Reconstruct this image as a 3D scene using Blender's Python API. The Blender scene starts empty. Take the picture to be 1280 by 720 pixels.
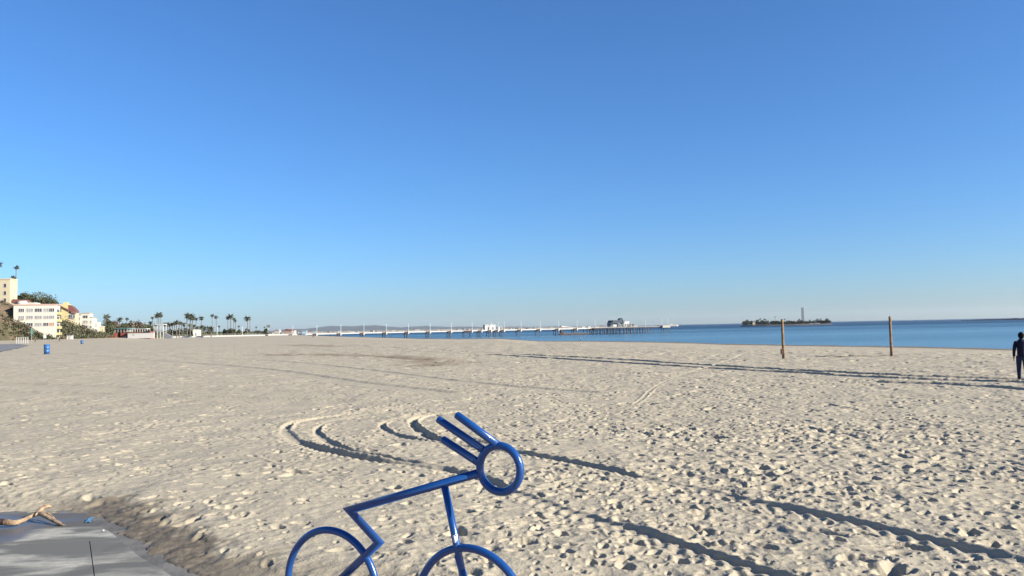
import bpy, math, random
import numpy as np
from mathutils import Vector, Matrix
R = math.radians
rng = random.Random(7)
S = bpy.context.scene
C = S.collection

# ------------------------------------------------------------------ camera, sky, sun, exposure
EYE = 2.3
ROLL = R(1.15)
PITCH = math.atan(49.7/1000)
fwd = Vector((0, math.cos(PITCH), math.sin(PITCH)))
rt0 = Vector((1, 0, 0)); up0 = rt0.cross(fwd)
rt = rt0*math.cos(ROLL) - up0*math.sin(ROLL)
up = up0*math.cos(ROLL) + rt0*math.sin(ROLL)
cd = bpy.data.cameras.new('camera'); cam = bpy.data.objects.new('camera', cd); C.objects.link(cam)
cd.sensor_width = 36; cd.lens = 28.125; cd.clip_start = .05; cd.clip_end = 60000
m = Matrix((rt, up, -fwd)).transposed().to_4x4(); m.translation = (0, 0, EYE)
cam.matrix_world = m; S.camera = cam

SUN_AZ = R(111); SUN_EL = R(25)
w = bpy.data.worlds.new('World'); S.world = w; w.use_nodes = True
nt = w.node_tree; bg = nt.nodes['Background']
sky = nt.nodes.new('ShaderNodeTexSky'); sky.sky_type = 'NISHITA'; sky.sun_disc = False
sky.sun_elevation = SUN_EL; sky.sun_rotation = SUN_AZ
sky.altitude = 0; sky.air_density = 1.0; sky.dust_density = 0.5; sky.ozone_density = 10
hsv = nt.nodes.new('ShaderNodeHueSaturation'); hsv.inputs['Saturation'].default_value = 1.02
nt.links.new(sky.outputs[0], hsv.inputs['Color']); nt.links.new(hsv.outputs[0], bg.inputs[0]); bg.inputs[1].default_value = 0.079
sd = bpy.data.lights.new('sun', 'SUN'); sun = bpy.data.objects.new('sun', sd); C.objects.link(sun)
sd.energy = 5.0; sd.angle = R(.5); sd.color = (1, .93, .80)
sdir = Vector((math.sin(SUN_AZ)*math.cos(SUN_EL), math.cos(SUN_AZ)*math.cos(SUN_EL), math.sin(SUN_EL)))
sun.rotation_euler = sdir.to_track_quat('Z', 'Y').to_euler(); sun.location = sdir*50
S.view_settings.view_transform = 'Standard'; S.view_settings.look = 'None'
S.view_settings.exposure = 1.16; S.view_settings.gamma = 1; S.view_settings.use_curve_mapping = False

# ------------------------------------------------------------------ helpers
def ray(px, py):
    return rt*(px-640) - up*(py-360) + fwd*1000
def hz(px): return 409.7 + (640-px)*.0201
def W(px, py, Y):
    d = ray(px, py); return Vector((0, 0, EYE)) + d*(Y/d.y)
def G(px, py, z=0):
    d = ray(px, py); return Vector((0, 0, EYE)) + d*((z-EYE)/d.z)
def zof(px, py, Y): return W(px, py, Y).z

MATS = {}
def mat(name, col, rough=.7, var=.15, scale=3., metal=0, bump=0, bscale=20, coat=0, col2=None, coord='Object', spec=.5):
    if name in MATS: return MATS[name]
    mt = bpy.data.materials.new(name); mt.use_nodes = True; n = mt.node_tree; p = n.nodes['Principled BSDF']
    p.inputs['Roughness'].default_value = rough; p.inputs['Metallic'].default_value = metal
    p.inputs['Coat Weight'].default_value = coat; p.inputs['Coat Roughness'].default_value = .08
    p.inputs['Specular IOR Level'].default_value = spec
    tc = n.nodes.new('ShaderNodeTexCoord'); no = n.nodes.new('ShaderNodeTexNoise')
    no.inputs['Scale'].default_value = scale; no.inputs['Detail'].default_value = 5
    n.links.new(tc.outputs[coord], no.inputs['Vector'])
    mx = n.nodes.new('ShaderNodeMix'); mx.data_type = 'RGBA'
    a = [c*(1-var)*.82 for c in col]; b = [c*(1+var)*.82 for c in (col2 or col)]
    mx.inputs[6].default_value = (*a, 1); mx.inputs[7].default_value = (*b, 1)
    mr = n.nodes.new('ShaderNodeMapRange'); mr.inputs[1].default_value = .3; mr.inputs[2].default_value = .7
    n.links.new(no.outputs[0], mr.inputs[0]); n.links.new(mr.outputs[0], mx.inputs[0])
    n.links.new(mx.outputs[2], p.inputs['Base Color'])
    if bump:
        nb = n.nodes.new('ShaderNodeTexNoise'); nb.inputs['Scale'].default_value = bscale; nb.inputs['Detail'].default_value = 4
        n.links.new(tc.outputs[coord], nb.inputs['Vector'])
        bp = n.nodes.new('ShaderNodeBump'); bp.inputs['Strength'].default_value = bump; bp.inputs['Distance'].default_value = .02
        n.links.new(nb.outputs[0], bp.inputs['Height']); n.links.new(bp.outputs[0], p.inputs['Normal'])
    MATS[name] = mt; return mt

class MB:
    def __init__(s): s.v = []; s.f = []
    def add(s, v, f):
        k = len(s.v); s.v += [tuple(q) for q in v]; s.f += [tuple(i+k for i in q) for q in f]; return s
    def box(s, x0, x1, y0, y1, z0, z1):
        return s.add([(x0,y0,z0),(x1,y0,z0),(x1,y1,z0),(x0,y1,z0),(x0,y0,z1),(x1,y0,z1),(x1,y1,z1),(x0,y1,z1)],
                     [(0,3,2,1),(4,5,6,7),(0,1,5,4),(1,2,6,5),(2,3,7,6),(3,0,4,7)])
    def prism(s, poly, z0, z1):          # poly in xy
        n = len(poly)
        return s.add([(*p, z0) for p in poly]+[(*p, z1) for p in poly],
                     [tuple(range(n-1,-1,-1)), tuple(range(n,2*n))]+[(i,(i+1)%n,(i+1)%n+n,i+n) for i in range(n)])
    def prism_y(s, poly, y0, y1):        # poly in xz
        n = len(poly)
        return s.add([(p[0],y0,p[1]) for p in poly]+[(p[0],y1,p[1]) for p in poly],
                     [tuple(range(n)), tuple(range(2*n-1,n-1,-1))]+[(i,i+n,(i+1)%n+n,(i+1)%n) for i in range(n)])
    def tube(s, pts, rad, n=8, closed=False, miter=False, cap=True):
        pts = [Vector(p) for p in pts]; N = len(pts)
        if not hasattr(rad, '__len__'): rad = [rad]*N
        rings = []; ref = None
        for i, p in enumerate(pts):
            if closed: a = (p-pts[i-1]).normalized(); b = (pts[(i+1)%N]-p).normalized()
            else:
                a = (p-pts[i-1]).normalized() if i else (pts[1]-p).normalized()
                b = (pts[i+1]-p).normalized() if i < N-1 else a
            t = (a+b).normalized()
            if ref is None: ref = t.orthogonal().normalized()
            u = (ref - t*ref.dot(t)).normalized(); ref = u; vv = t.cross(u)
            c = max(.35, t.dot(a)); ring = []
            bend = (b-a)
            bd = bend.normalized() if bend.length > 1e-4 else None
            for k in range(n):
                ang = 2*math.pi*k/n; o = u*math.cos(ang)+vv*math.sin(ang)
                if bd is not None and miter: o = o + bd*(o.dot(bd))*(1/c-1)
                ring.append(p+o*rad[i])
            rings.append(ring)
        v = [q for r_ in rings for q in r_]; f = []
        M = N if closed else N-1
        for i in range(M):
            for k in range(n):
                f.append((i*n+k, i*n+(k+1)%n, ((i+1)%N)*n+(k+1)%n, ((i+1)%N)*n+k))
        if not closed and cap: f += [tuple(range(n-1,-1,-1)), tuple((N-1)*n+k for k in range(n))]
        return s.add(v, f)
    def ball(s, c, r, seg=10, rings=7):
        if not hasattr(r, '__len__'): r = (r,r,r)
        v = []; f = []
        for i in range(rings+1):
            th = math.pi*i/rings
            for k in range(seg):
                ph = 2*math.pi*k/seg
                v.append((c[0]+r[0]*math.sin(th)*math.cos(ph), c[1]+r[1]*math.sin(th)*math.sin(ph), c[2]+r[2]*math.cos(th)))
        for i in range(rings):
            for k in range(seg): f.append((i*seg+k, (i+1)*seg+k, (i+1)*seg+(k+1)%seg, i*seg+(k+1)%seg))
        return s.add(v, f)
    def build(s, name, mt, parent=None, smooth=False, bevel=0):
        me = bpy.data.meshes.new(name); me.from_pydata(s.v, [], s.f); me.materials.append(mt)
        if smooth: me.polygons.foreach_set('use_smooth', [True]*len(me.polygons))
        o = bpy.data.objects.new(name, me); C.objects.link(o); o.parent = parent
        if bevel:
            b = o.modifiers.new('bevel', 'BEVEL'); b.width = bevel; b.segments = 2; b.limit_method = 'ANGLE'
        return o
def tag(o, label=None, cat=None, group=None, kind=None):
    if label: o['label'] = label
    if cat: o['category'] = cat
    if group: o['group'] = group
    if kind: o['kind'] = kind
    return o
def empty(name, loc, rz=0, label=None, cat=None, group=None):
    o = bpy.data.objects.new(name, None); C.objects.link(o); o.location = loc; o.rotation_euler = (0,0,rz)
    o.empty_display_size = .3
    return tag(o, label, cat, group)
def copy_tree(o, parent=None):
    c = o.copy(); C.objects.link(c); c.parent = parent
    for ch in list(o.children): copy_tree(ch, c)
    return c
def nth(n):
    n += 1; return '%d%s' % (n, 'th' if 10 < n % 100 < 14 else {1:'st',2:'nd',3:'rd'}.get(n % 10, 'th'))
def ordinal(i):
    return ['first','second','third','fourth','fifth','sixth','seventh','eighth','ninth','tenth','eleventh','twelfth','thirteenth','fourteenth','fifteenth','sixteenth','seventeenth','eighteenth','nineteenth','twentieth','twenty-first','twenty-second','twenty-third','twenty-fourth','twenty-fifth'][i]

# ------------------------------------------------------------------ numpy noise
def hsh(ix, iy, seed):
    h = (ix.astype(np.int64)*374761393 + iy.astype(np.int64)*668265263 + seed*1442695041) & 0xffffffff
    h = ((h ^ (h >> 13))*1274126177) & 0xffffffff
    h = ((h ^ (h >> 16))*2246822519) & 0xffffffff
    return ((h ^ (h >> 15)) & 0xffffff)/float(0x1000000)
def perlin(x, y, seed):
    ix = np.floor(x); iy = np.floor(y); fx = x-ix; fy = y-iy
    u = fx*fx*fx*(fx*(fx*6-15)+10); v = fy*fy*fy*(fy*(fy*6-15)+10)
    def g(dx, dy):
        a = hsh(ix+dx, iy+dy, seed)*2*np.pi
        return np.cos(a)*(fx-dx)+np.sin(a)*(fy-dy)
    a = g(0,0); b = g(1,0); c = g(0,1); d = g(1,1)
    return (a+(b-a)*u + ((c+(d-c)*u)-(a+(b-a)*u))*v)*1.5
def sst(a, b, x):
    t = np.clip((x-a)/(b-a), 0, 1); return t*t*(3-2*t)

# ------------------------------------------------------------------ terrain macro shape
WATER = -4.7
sp_px = [(-99999,9e4),(250,9e4),(320,9000),(350,3200),(380,1800),(400,1400),(430,1060),(470,833),(520,648),(570,569),(620,548),(671,412),(720,390),(800,345),(850,318),(900,287),(1000,257),(1140,232),(1280,209)]
az_t = np.array([-math.pi]+[math.atan((p-640)/1000) for p, _ in sp_px[1:]]+[R(50), R(90), R(130), R(160), math.pi])
D_t = np.array([9e4]+[math.log(d) for _, d in sp_px[1:]]+[math.log(150), math.log(112), math.log(140), math.log(400), math.log(9e4)])
D_t[0] = math.log(9e4)
D_t = np.where(D_t > 50, math.log(9e4), D_t)
PZ = .2                                             # pavement level
def shoreD(az): return np.exp(np.interp(az, az_t, D_t))
edge_px = [(-260,615),(-60,632),(130,632),(175,648),(205,668),(240,692),(300,712),(352,722)]
edge = [G(*p, PZ).xy for p in edge_px] + [Vector((-.6,6.35)), Vector((1.2,5.6)), Vector((4,4.2)), Vector((9,0)), Vector((9,-12)), Vector((-30,-12)), Vector((-30,9))]
EP = np.array([tuple(p) for p in edge])
def sdist(x, y):                                    # signed distance to the pavement outline, + outside
    dmin = np.full(x.shape, 1e9); inside = np.zeros(x.shape, bool)
    n = len(EP)
    for i in range(n):
        a = EP[i]; b = EP[(i+1)%n]; e = b-a
        t = np.clip(((x-a[0])*e[0]+(y-a[1])*e[1])/(e@e), 0, 1)
        d = np.hypot(x-a[0]-t*e[0], y-a[1]-t*e[1]); dmin = np.minimum(dmin, d)
        c = ((a[1] > y) != (b[1] > y)) & (x < (b[0]-a[0])*(y-a[1])/(b[1]-a[1]+1e-12)+a[0])
        inside ^= c
    return np.where(inside, -dmin, dmin)
def macro(x, y):
    x = np.asarray(x, float); y = np.asarray(y, float)
    r = np.hypot(x, y); az = np.arctan2(x, y); D = shoreD(az)
    z = -4.7*np.clip((r-.26*D)/(.74*D), 0, 3)
    z = z - .9*sst(1.0, 1.15, r/D)
    z += 1.1*sst(260, 460, r)*(1-sst(math.atan(-.50), math.atan(-.45), az))*(az > -2)
    return z
def ground_z(x, y):
    z = float(macro(np.array([x]), np.array([y]))[0])
    if math.hypot(x, y) < 30: z += PZ*(1-float(sst(1.5, 14, np.maximum(sdist(np.array([x]), np.array([y])), 0))[0]))
    return z
def GT(px, py):                                     # where the sight line meets the beach
    d = ray(px, py); o = Vector((0,0,EYE)); t = 24/1000
    if d.z < 0 and -EYE/d.z*1000 < 30:
        zz_g = 0
        for _ in range(5):
            p = o+d*((zz_g-EYE)/d.z); zz_g = ground_z(p.x, p.y)
        return Vector((p.x, p.y, zz_g))
    last = o
    while t < 3:
        p = o+d*t
        if p.z < ground_z(p.x, p.y): return Vector((p.x, p.y, ground_z(p.x, p.y)))
        t *= 1.004
    return p

# tyre ruts: (pixel path, depth, half width, berm)
ruts = [
 ([(1330,716),(1220,690),(1080,656),(925,624),(885,614),(800,598),(735,583),(650,567),(600,561),(545,553),(500,546),(482,538),(478,530),(500,523),(560,514)], .034, .07, .036),
 ([(1150,770),(1010,742),(905,706),(800,668),(720,643),(645,617),(600,600),(545,586),(480,573),(430,562),(404,549),(396,538),(410,528),(460,518),(540,508)], .034, .07, .036),
 ([(560,590),(520,583),(450,573),(385,558),(362,546),(356,536),(370,527),(420,519),(500,510)], .055, .09, .048),
 ([(640,556),(590,553),(550,551),(530,543),(515,528),(530,520),(580,513)], .055, .09, .048),
 ([(1330,478),(1280,475),(1150,471),(1040,466),(900,458),(760,449),(640,443),(550,438),(470,434),(420,431)], .07, .15, .075),
 ([(1330,481),(1240,477.5),(1120,474),(1000,467),(900,461.5),(760,453),(650,446),(560,441),(480,437)], .07, .15, .075),
 ([(1340,492),(1270,487),(1190,482),(1080,478)], .07, .15, .075),
 ([(-30,479),(60,482),(150,485.5),(300,489),(420,491)], .035, .5, .035),
 ([(-30,490),(60,492),(150,494),(300,498),(450,502)], .035, .4, .035),
 ([(60,441),(120,446),(220,453),(330,462),(440,478),(560,492)], .035, .4, .035),
 ([(130,440),(230,447),(350,452),(460,463),(600,480),(760,492)], .025, .25, .025),
 ([(790,506),(803,498),(815,486),(838,474),(870,464),(905,453),(930,443)], .025, .06, .012),
 ([(340,430),(450,444),(540,450)], .03, .3, .035),
]
ndense = 1250
az1 = np.linspace(R(-36), R(36), ndense)
az = np.concatenate([np.linspace(-np.pi, R(-36), 60)[:-1], az1, np.linspace(R(36), np.pi, 60)[1:]])
rr = [.4]
while rr[-1] < 4.5: rr.append(rr[-1]*1.08)
while rr[-1] < 70: rr.append(rr[-1]*1.0023)
while rr[-1] < 420: rr.append(rr[-1]*1.006)
while rr[-1] < 9000: rr.append(rr[-1]*1.04)
rr = np.array(rr)
AZ, RR = np.meshgrid(az, rr)
X = RR*np.sin(AZ); Y = RR*np.cos(AZ)
nr, na = X.shape
x = X.ravel(); y = Y.ravel(); r = RR.ravel(); a_ = AZ.ravel()
z = macro(x, y)
px = 640+1000*np.tan(np.clip(a_, -1.3, 1.3))
near = (r < 420) & (np.abs(a_) < R(37)) & (r > 4)
idx = np.nonzero(near)[0]
xs = x[idx]; ys = y[idx]; rs = r[idx]; pxs = px[idx]
sp = np.where(rs < 70, rs*.0023, rs*.006)           # grid spacing
def band(lam): return np.clip(lam/(3.0*sp)-.35, 0, 1)
h = np.zeros(len(xs))
big = perlin(xs/9, ys/9, 1); patch = perlin(xs/3.5+7, ys/3.5, 2)
rough = np.clip(.75+.5*big+.45*patch, .25, 1.5)
left = sst(900, 200, pxs)                           # 1 at left
rough *= (1-.35*left)
mound = np.exp(-((rs-15.5)/3.8)**2)*sst(620, 760, pxs)
wx = perlin(xs/.35, ys/.35, 71); wy = perlin(xs/.35+9, ys/.35, 72)
def ridged(lam, seed, k=.12):
    return 1-2.2*np.abs(perlin(xs/lam+wx*k, ys/lam+wy*k, seed))
even = np.clip(.85+.75*perlin(xs/2.6, ys/2.6, 13)-.42*left, .2, 1.4)
h += .04*big*band(9)
h += .020*perlin(xs/1.1, ys/1.1, 3)*band(1.1)
h += .015*ridged(.34, 4, .5)*even*(1+1.1*mound)*band(.34)
h += .011*ridged(.17, 5, .4)*even*band(.18)
h += .004*ridged(.10, 16, .3)*even*band(.09)
h += .030*np.abs(perlin(xs/1.1+3, ys/.9, 41))*mound*band(.9)
clod = np.clip(.60+.6*perlin(xs/1.7+5, ys/1.7, 15)+.4*perlin(xs/.6, ys/.6, 14), .15, 1.3)
n1 = perlin(xs/.13+wx*.4, ys/.13+wy*.4, 6); h += .0075*n1*clod*band(.13)
n2 = perlin(xs/.065, ys/.065, 8); h += (.006*np.maximum(n2-.05, 0))*clod*band(.065)
h += .0022*perlin(xs/.03, ys/.03, 9)*band(.04)
h += .035*ridged(.9, 31)*sst(18, 40, rs)*band(.9)*even
h += .07*ridged(2.6, 33)*sst(45, 90, rs)*band(2.4)
h += .10*perlin(xs/6, ys/7, 32)*sst(70, 130, rs)*band(6)
# footprints
def pits(cell, seed, a, b, depth, dens, mask, rmax):
    sel = np.nonzero(rs < rmax)[0]; X_ = xs[sel]; Y_ = ys[sel]; wob = .30*wx[sel]+.22*perlin(X_/(b*1.3), Y_/(b*1.3), seed+9)
    ci = np.floor(X_/cell); cj = np.floor(Y_/cell); out = np.zeros(len(sel)); m_ = mask[sel]
    for di in (-1,0,1):
        for dj in (-1,0,1):
            i = ci+di; j = cj+dj
            cx = (i+hsh(i,j,seed))*cell; cy = (j+hsh(i,j,seed+1))*cell
            on = hsh(i,j,seed+2) < dens*np.clip(m_, 0, 1.6)
            an = hsh(i,j,seed+3)*2*np.pi; s_ = .7+.6*hsh(i,j,seed+4)
            dx = X_-cx; dy = Y_-cy
            u = (dx*np.cos(an)+dy*np.sin(an))/(a*s_); v = (-dx*np.sin(an)+dy*np.cos(an))/(b*s_)
            d = np.sqrt(u*u+v*v)+wob
            prof = -(1-sst(.35, 1.05, d)) + .14*np.exp(-((d-1.2)/.25)**2)
            prof = prof + .20*np.exp(-((u-1.25)**2)/.25-v*v/.7)
            out += np.where(on, depth*s_*prof, 0)
    fade = np.clip(b*2/(2.2*sp[sel])-.4, 0, 1)
    h[sel] += out*fade
trample = np.clip(.88+.9*perlin(xs/3+2, ys/3, 12), .35, 1.3)*(1-.55*left)
pits(.29, 100, .098, .052, .040, .80, trample, 70)
pits(.46, 200, .130, .072, .056, .72, trample*(.72+.8*mound), 90)
pits(.17, 300, .050, .028, .020, .70, trample, 36)
pits(.10, 500, .024, .014, .009, .45, np.clip(clod*1.2, 0, 1), 15)
pits(.80, 400, .22, .10, .065, .60, trample*(.25+.9*sst(14, 30, rs)), 160)
pits(1.7, 600, .50, .24, .11, .60, trample*sst(40, 70, rs), 420)
# ruts
smooth = np.zeros(len(xs)); tread = np.zeros(len(xs))
for path, dep, hw, berm in ruts:
    P = []
    pts = [GT(*p).xy for p in path]
    # catmull-rom
    for i in range(len(pts)-1):
        p0 = pts[max(0,i-1)]; p1 = pts[i]; p2 = pts[i+1]; p3 = pts[min(len(pts)-1,i+2)]
        for t in (0,.25,.5,.75):
            P.append(.5*((2*p1)+(p2-p0)*t+(2*p0-5*p1+4*p2-p3)*t*t+(3*p1-p0-3*p2+p3)*t**3))
    P.append(pts[-1])
    Q = np.array([tuple(p) for p in P]); L = 0
    mg = 1.5
    sel = np.nonzero((xs > Q[:,0].min()-mg)&(xs < Q[:,0].max()+mg)&(ys > Q[:,1].min()-mg)&(ys < Q[:,1].max()+mg))[0]
    best = np.full(len(sel), 1e9); side = np.zeros(len(sel)); sunward = np.ones(len(sel)); along = np.zeros(len(sel))
    for k in range(len(Q)-1):
        A = Q[k]; E = Q[k+1]-A; el = math.hypot(*E)
        if el < 1e-6: continue
        t = np.clip(((xs[sel]-A[0])*E[0]+(ys[sel]-A[1])*E[1])/el**2, 0, 1)
        dx = xs[sel]-A[0]-t*E[0]; dy = ys[sel]-A[1]-t*E[1]; d = np.hypot(dx, dy)
        up_ = d < best; best = np.where(up_, d, best)
        side = np.where(up_, np.sign(E[0]*dy-E[1]*dx), side); sunward = np.where(up_, np.where(dx*.93-dy*.36 > 0, 1.0, .22), sunward); along = np.where(up_, L+t*el, along); L += el  # berm shaped by the sun: high sunward side throws shade into the rut
    end = sst(0, .6, along)*sst(0, .6, L-along)
    wob = .05*perlin(along/.5, along*0+dep*99, 77)
    d = best+wob*np.minimum(1, best*6)
    fd = np.clip(hw*2/(1.6*sp[sel])-.3, .45, 1)
    amt = np.clip(.92+1.35*perlin(along/1.5, along*0+hw*50+len(path), 78), .75 if Q[:,1].mean() > 22 else .38, 1.15)
    inr = 1-sst(hw*.75, hw*1.25, d)
    h[sel] = h[sel]*(1-(1-sst(hw*1.3, hw*3, d))*.85*end)
    h[sel] += end*fd*(-dep*inr*np.clip(amt,.35,1) + berm*amt*sunward*(1+.55*perlin(along/.16,side*3,79)*band(.25)[sel])*np.exp(-((d-hw*1.65)/(hw*.42))**2))
    tr = np.maximum(inr, np.where(sunward < .5, 1-sst(hw*2.6, hw*3.6, d), 0))*end*.012*np.sin(along/.075*2+np.abs(side*best)*30)*band(.12)[sel]
    h[sel] += tr
    smooth[sel] = np.maximum(smooth[sel], inr*end*.5)
# pavement: sand stays below the slabs inside, and laps over the outline
far_in = np.clip(1-sst(0,1,0*rs), 0, 1)
s = sdist(xs, ys)
s2 = s + .22 + .14*perlin(xs/.7, ys/.7, 50)+.10*perlin(xs/.25, ys/.25, 51)+.05*perlin(xs/.09, ys/.09, 52)
lift = PZ*(1-sst(1.5, 14, np.maximum(s, 0)))
prof = -.06*(1-sst(-.25, .0, s2)) + .012*(sst(-.20, .15, s2)-.9) + .06*sst(0, .8, s2)*(1-sst(1.2, 3.5, s2))
zz = z[idx] + lift + h*(.25+.75*sst(.1, .6, s2))*sst(-.2,.1,s2) + prof
z[idx] = zz
rest = np.nonzero(~near)[0]
sr = sdist(x[rest], y[rest]); z[rest] += np.where((sr < 0)&(r[rest] < 60), -.2, 0)
z[rest] += np.where(r[rest] < 420, .03*perlin(x[rest]/3, y[rest]/3, 60), 0)
# attributes
D_all = shoreD(a_)
wet = sst(.55, .70, r/D_all)
wn = np.zeros(len(x))
wobn = .25*perlin(xs/.5, ys/.5, 55)+.12*perlin(xs/.15, ys/.15, 56)
xe = sst(-6.4, -4.8, xs)*(1-.6*sst(-3.2, -1.4, xs))
wn[idx] = (1-sst(.25, .75, s2+wobn))*np.clip(xe, .12, 1)
kelp_and_specks = np.zeros(len(x))
for path, wd in (([(335,444),(400,443.5),(460,445),(520,448),(553,454),(540,457)], 2.2), ([(365,431),(395,432.5),(420,433)], 2.5), ([(1040,446),(1070,446),(1100,445)], 1.2)):  # third path: dark specks on the sand left of the second post
    pts = np.array([tuple(GT(*p).xy) for p in path])
    best = np.full(len(xs), 1e9)
    for k in range(len(pts)-1):
        A = pts[k]; E = pts[k+1]-A
        t = np.clip(((xs-A[0])*E[0]+(ys-A[1])*E[1])/(E@E), 0, 1)
        best = np.minimum(best, np.hypot(xs-A[0]-t*E[0], ys-A[1]-t*E[1]))
    kelp_and_specks[idx] = np.maximum(kelp_and_specks[idx], np.clip(1.2-best/wd+1.1*perlin(xs/1.2, ys/1.2, 61), 0, 1))
me = bpy.data.meshes.new('sand_beach')
me.vertices.add(len(x)); me.vertices.foreach_set('co', np.column_stack([x,y,z]).astype(np.float32).ravel())
ii, jj = np.meshgrid(np.arange(nr-1), np.arange(na-1), indexing='ij')
q = np.stack([ii*na+jj, (ii+1)*na+jj, (ii+1)*na+jj+1, ii*na+jj+1], -1).reshape(-1,4)
q = q[:, ::-1]
nf = len(q)
me.loops.add(nf*4); me.polygons.add(nf)
me.loops.foreach_set('vertex_index', q.ravel().astype(np.int32))
me.polygons.foreach_set('loop_start', (np.arange(nf)*4).astype(np.int32))
me.polygons.foreach_set('use_smooth', np.ones(nf, bool))
for nm, arr in (('wet', np.maximum(wet, wn)), ('kelp_and_specks', kelp_and_specks)):
    at = me.attributes.new(nm, 'FLOAT', 'POINT'); at.data.foreach_set('value', arr.astype(np.float32))
smf = np.zeros(len(x)); smf[idx] = smooth
at = me.attributes.new('track', 'FLOAT', 'POINT'); at.data.foreach_set('value', smf.astype(np.float32))
me.update(calc_edges=True)
beach = bpy.data.objects.new('sand_beach', me); C.objects.link(beach)
tag(beach, kind='structure')
def sand_mat():
    mt = bpy.data.materials.new('sand'); mt.use_nodes = True; n = mt.node_tree; N = n.nodes; L = n.links.new; p = N['Principled BSDF']
    tc = N.new('ShaderNodeTexCoord')
    def noise(sc, det=4):
        q = N.new('ShaderNodeTexNoise'); q.inputs['Scale'].default_value = sc; q.inputs['Detail'].default_value = det; L(tc.outputs['Object'], q.inputs['Vector']); return q.outputs[0]
    def mix(fac, a, b):
        q = N.new('ShaderNodeMix'); q.data_type = 'RGBA'
        if fac is not None: L(fac, q.inputs[0])
        for k, v in ((6,a),(7,b)):
            if isinstance(v, tuple): q.inputs[k].default_value = (*v, 1)
            else: L(v, q.inputs[k])
        return q.outputs[2]
    def rng_(v, a, b, c=0, d=1):
        q = N.new('ShaderNodeMapRange'); L(v, q.inputs[0])
        for k, t in ((1,a),(2,b),(3,c),(4,d)): q.inputs[k].default_value = t
        return q.outputs[0]
    c = mix(rng_(noise(.35,6), .35, .65), (0.308,0.270,0.198), (0.370,0.324,0.238))
    c = mix(rng_(noise(6,5), .3, .7), c, (0.338,0.296,0.218))
    g = mix(rng_(noise(55,3), .35, .7), (0.245,0.211,0.160), (0.412,0.361,0.268))
    q = N.new('ShaderNodeMix'); q.data_type = 'RGBA'; q.inputs[0].default_value = .35; L(c, q.inputs[6]); L(g, q.inputs[7]); c = q.outputs[2]
    # flecks of shell and dark grit
    c = mix(rng_(noise(21,2), .70, .76), c, (0.167,0.139,0.104))
    aw = N.new('ShaderNodeAttribute'); aw.attribute_name = 'wet'
    ak = N.new('ShaderNodeAttribute'); ak.attribute_name = 'kelp_and_specks'
    wetc = mix(rng_(noise(9,5), .35, .65), (0.100,0.082,0.060), (0.167,0.139,0.100))
    c = mix(aw.outputs['Fac'], c, wetc)
    mk = N.new('ShaderNodeMath'); mk.operation = 'MULTIPLY'; mk.inputs[1].default_value = .6; L(ak.outputs['Fac'], mk.inputs[0])
    c = mix(mk.outputs[0], c, (0.134,0.090,0.048))
    L(c, p.inputs['Base Color'])
    L(rng_(aw.outputs['Fac'], 0, 1, .95, .8), p.inputs['Roughness'])
    p.inputs['Specular IOR Level'].default_value = .2
    b1 = N.new('ShaderNodeBump'); b1.inputs['Strength'].default_value = .55; b1.inputs['Distance'].default_value = .012; L(noise(38,5), b1.inputs['Height'])
    b2 = N.new('ShaderNodeBump'); b2.inputs['Strength'].default_value = .6; b2.inputs['Distance'].default_value = .06; L(noise(3.2,5), b2.inputs['Height']); L(b1.outputs[0], b2.inputs['Normal'])
    b3 = N.new('ShaderNodeBump'); b3.inputs['Strength'].default_value = .5; b3.inputs['Distance'].default_value = .25; L(noise(.7,4), b3.inputs['Height']); L(b2.outputs[0], b3.inputs['Normal'])
    L(b3.outputs[0], p.inputs['Normal'])
    return mt
me.materials.append(sand_mat())

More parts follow.
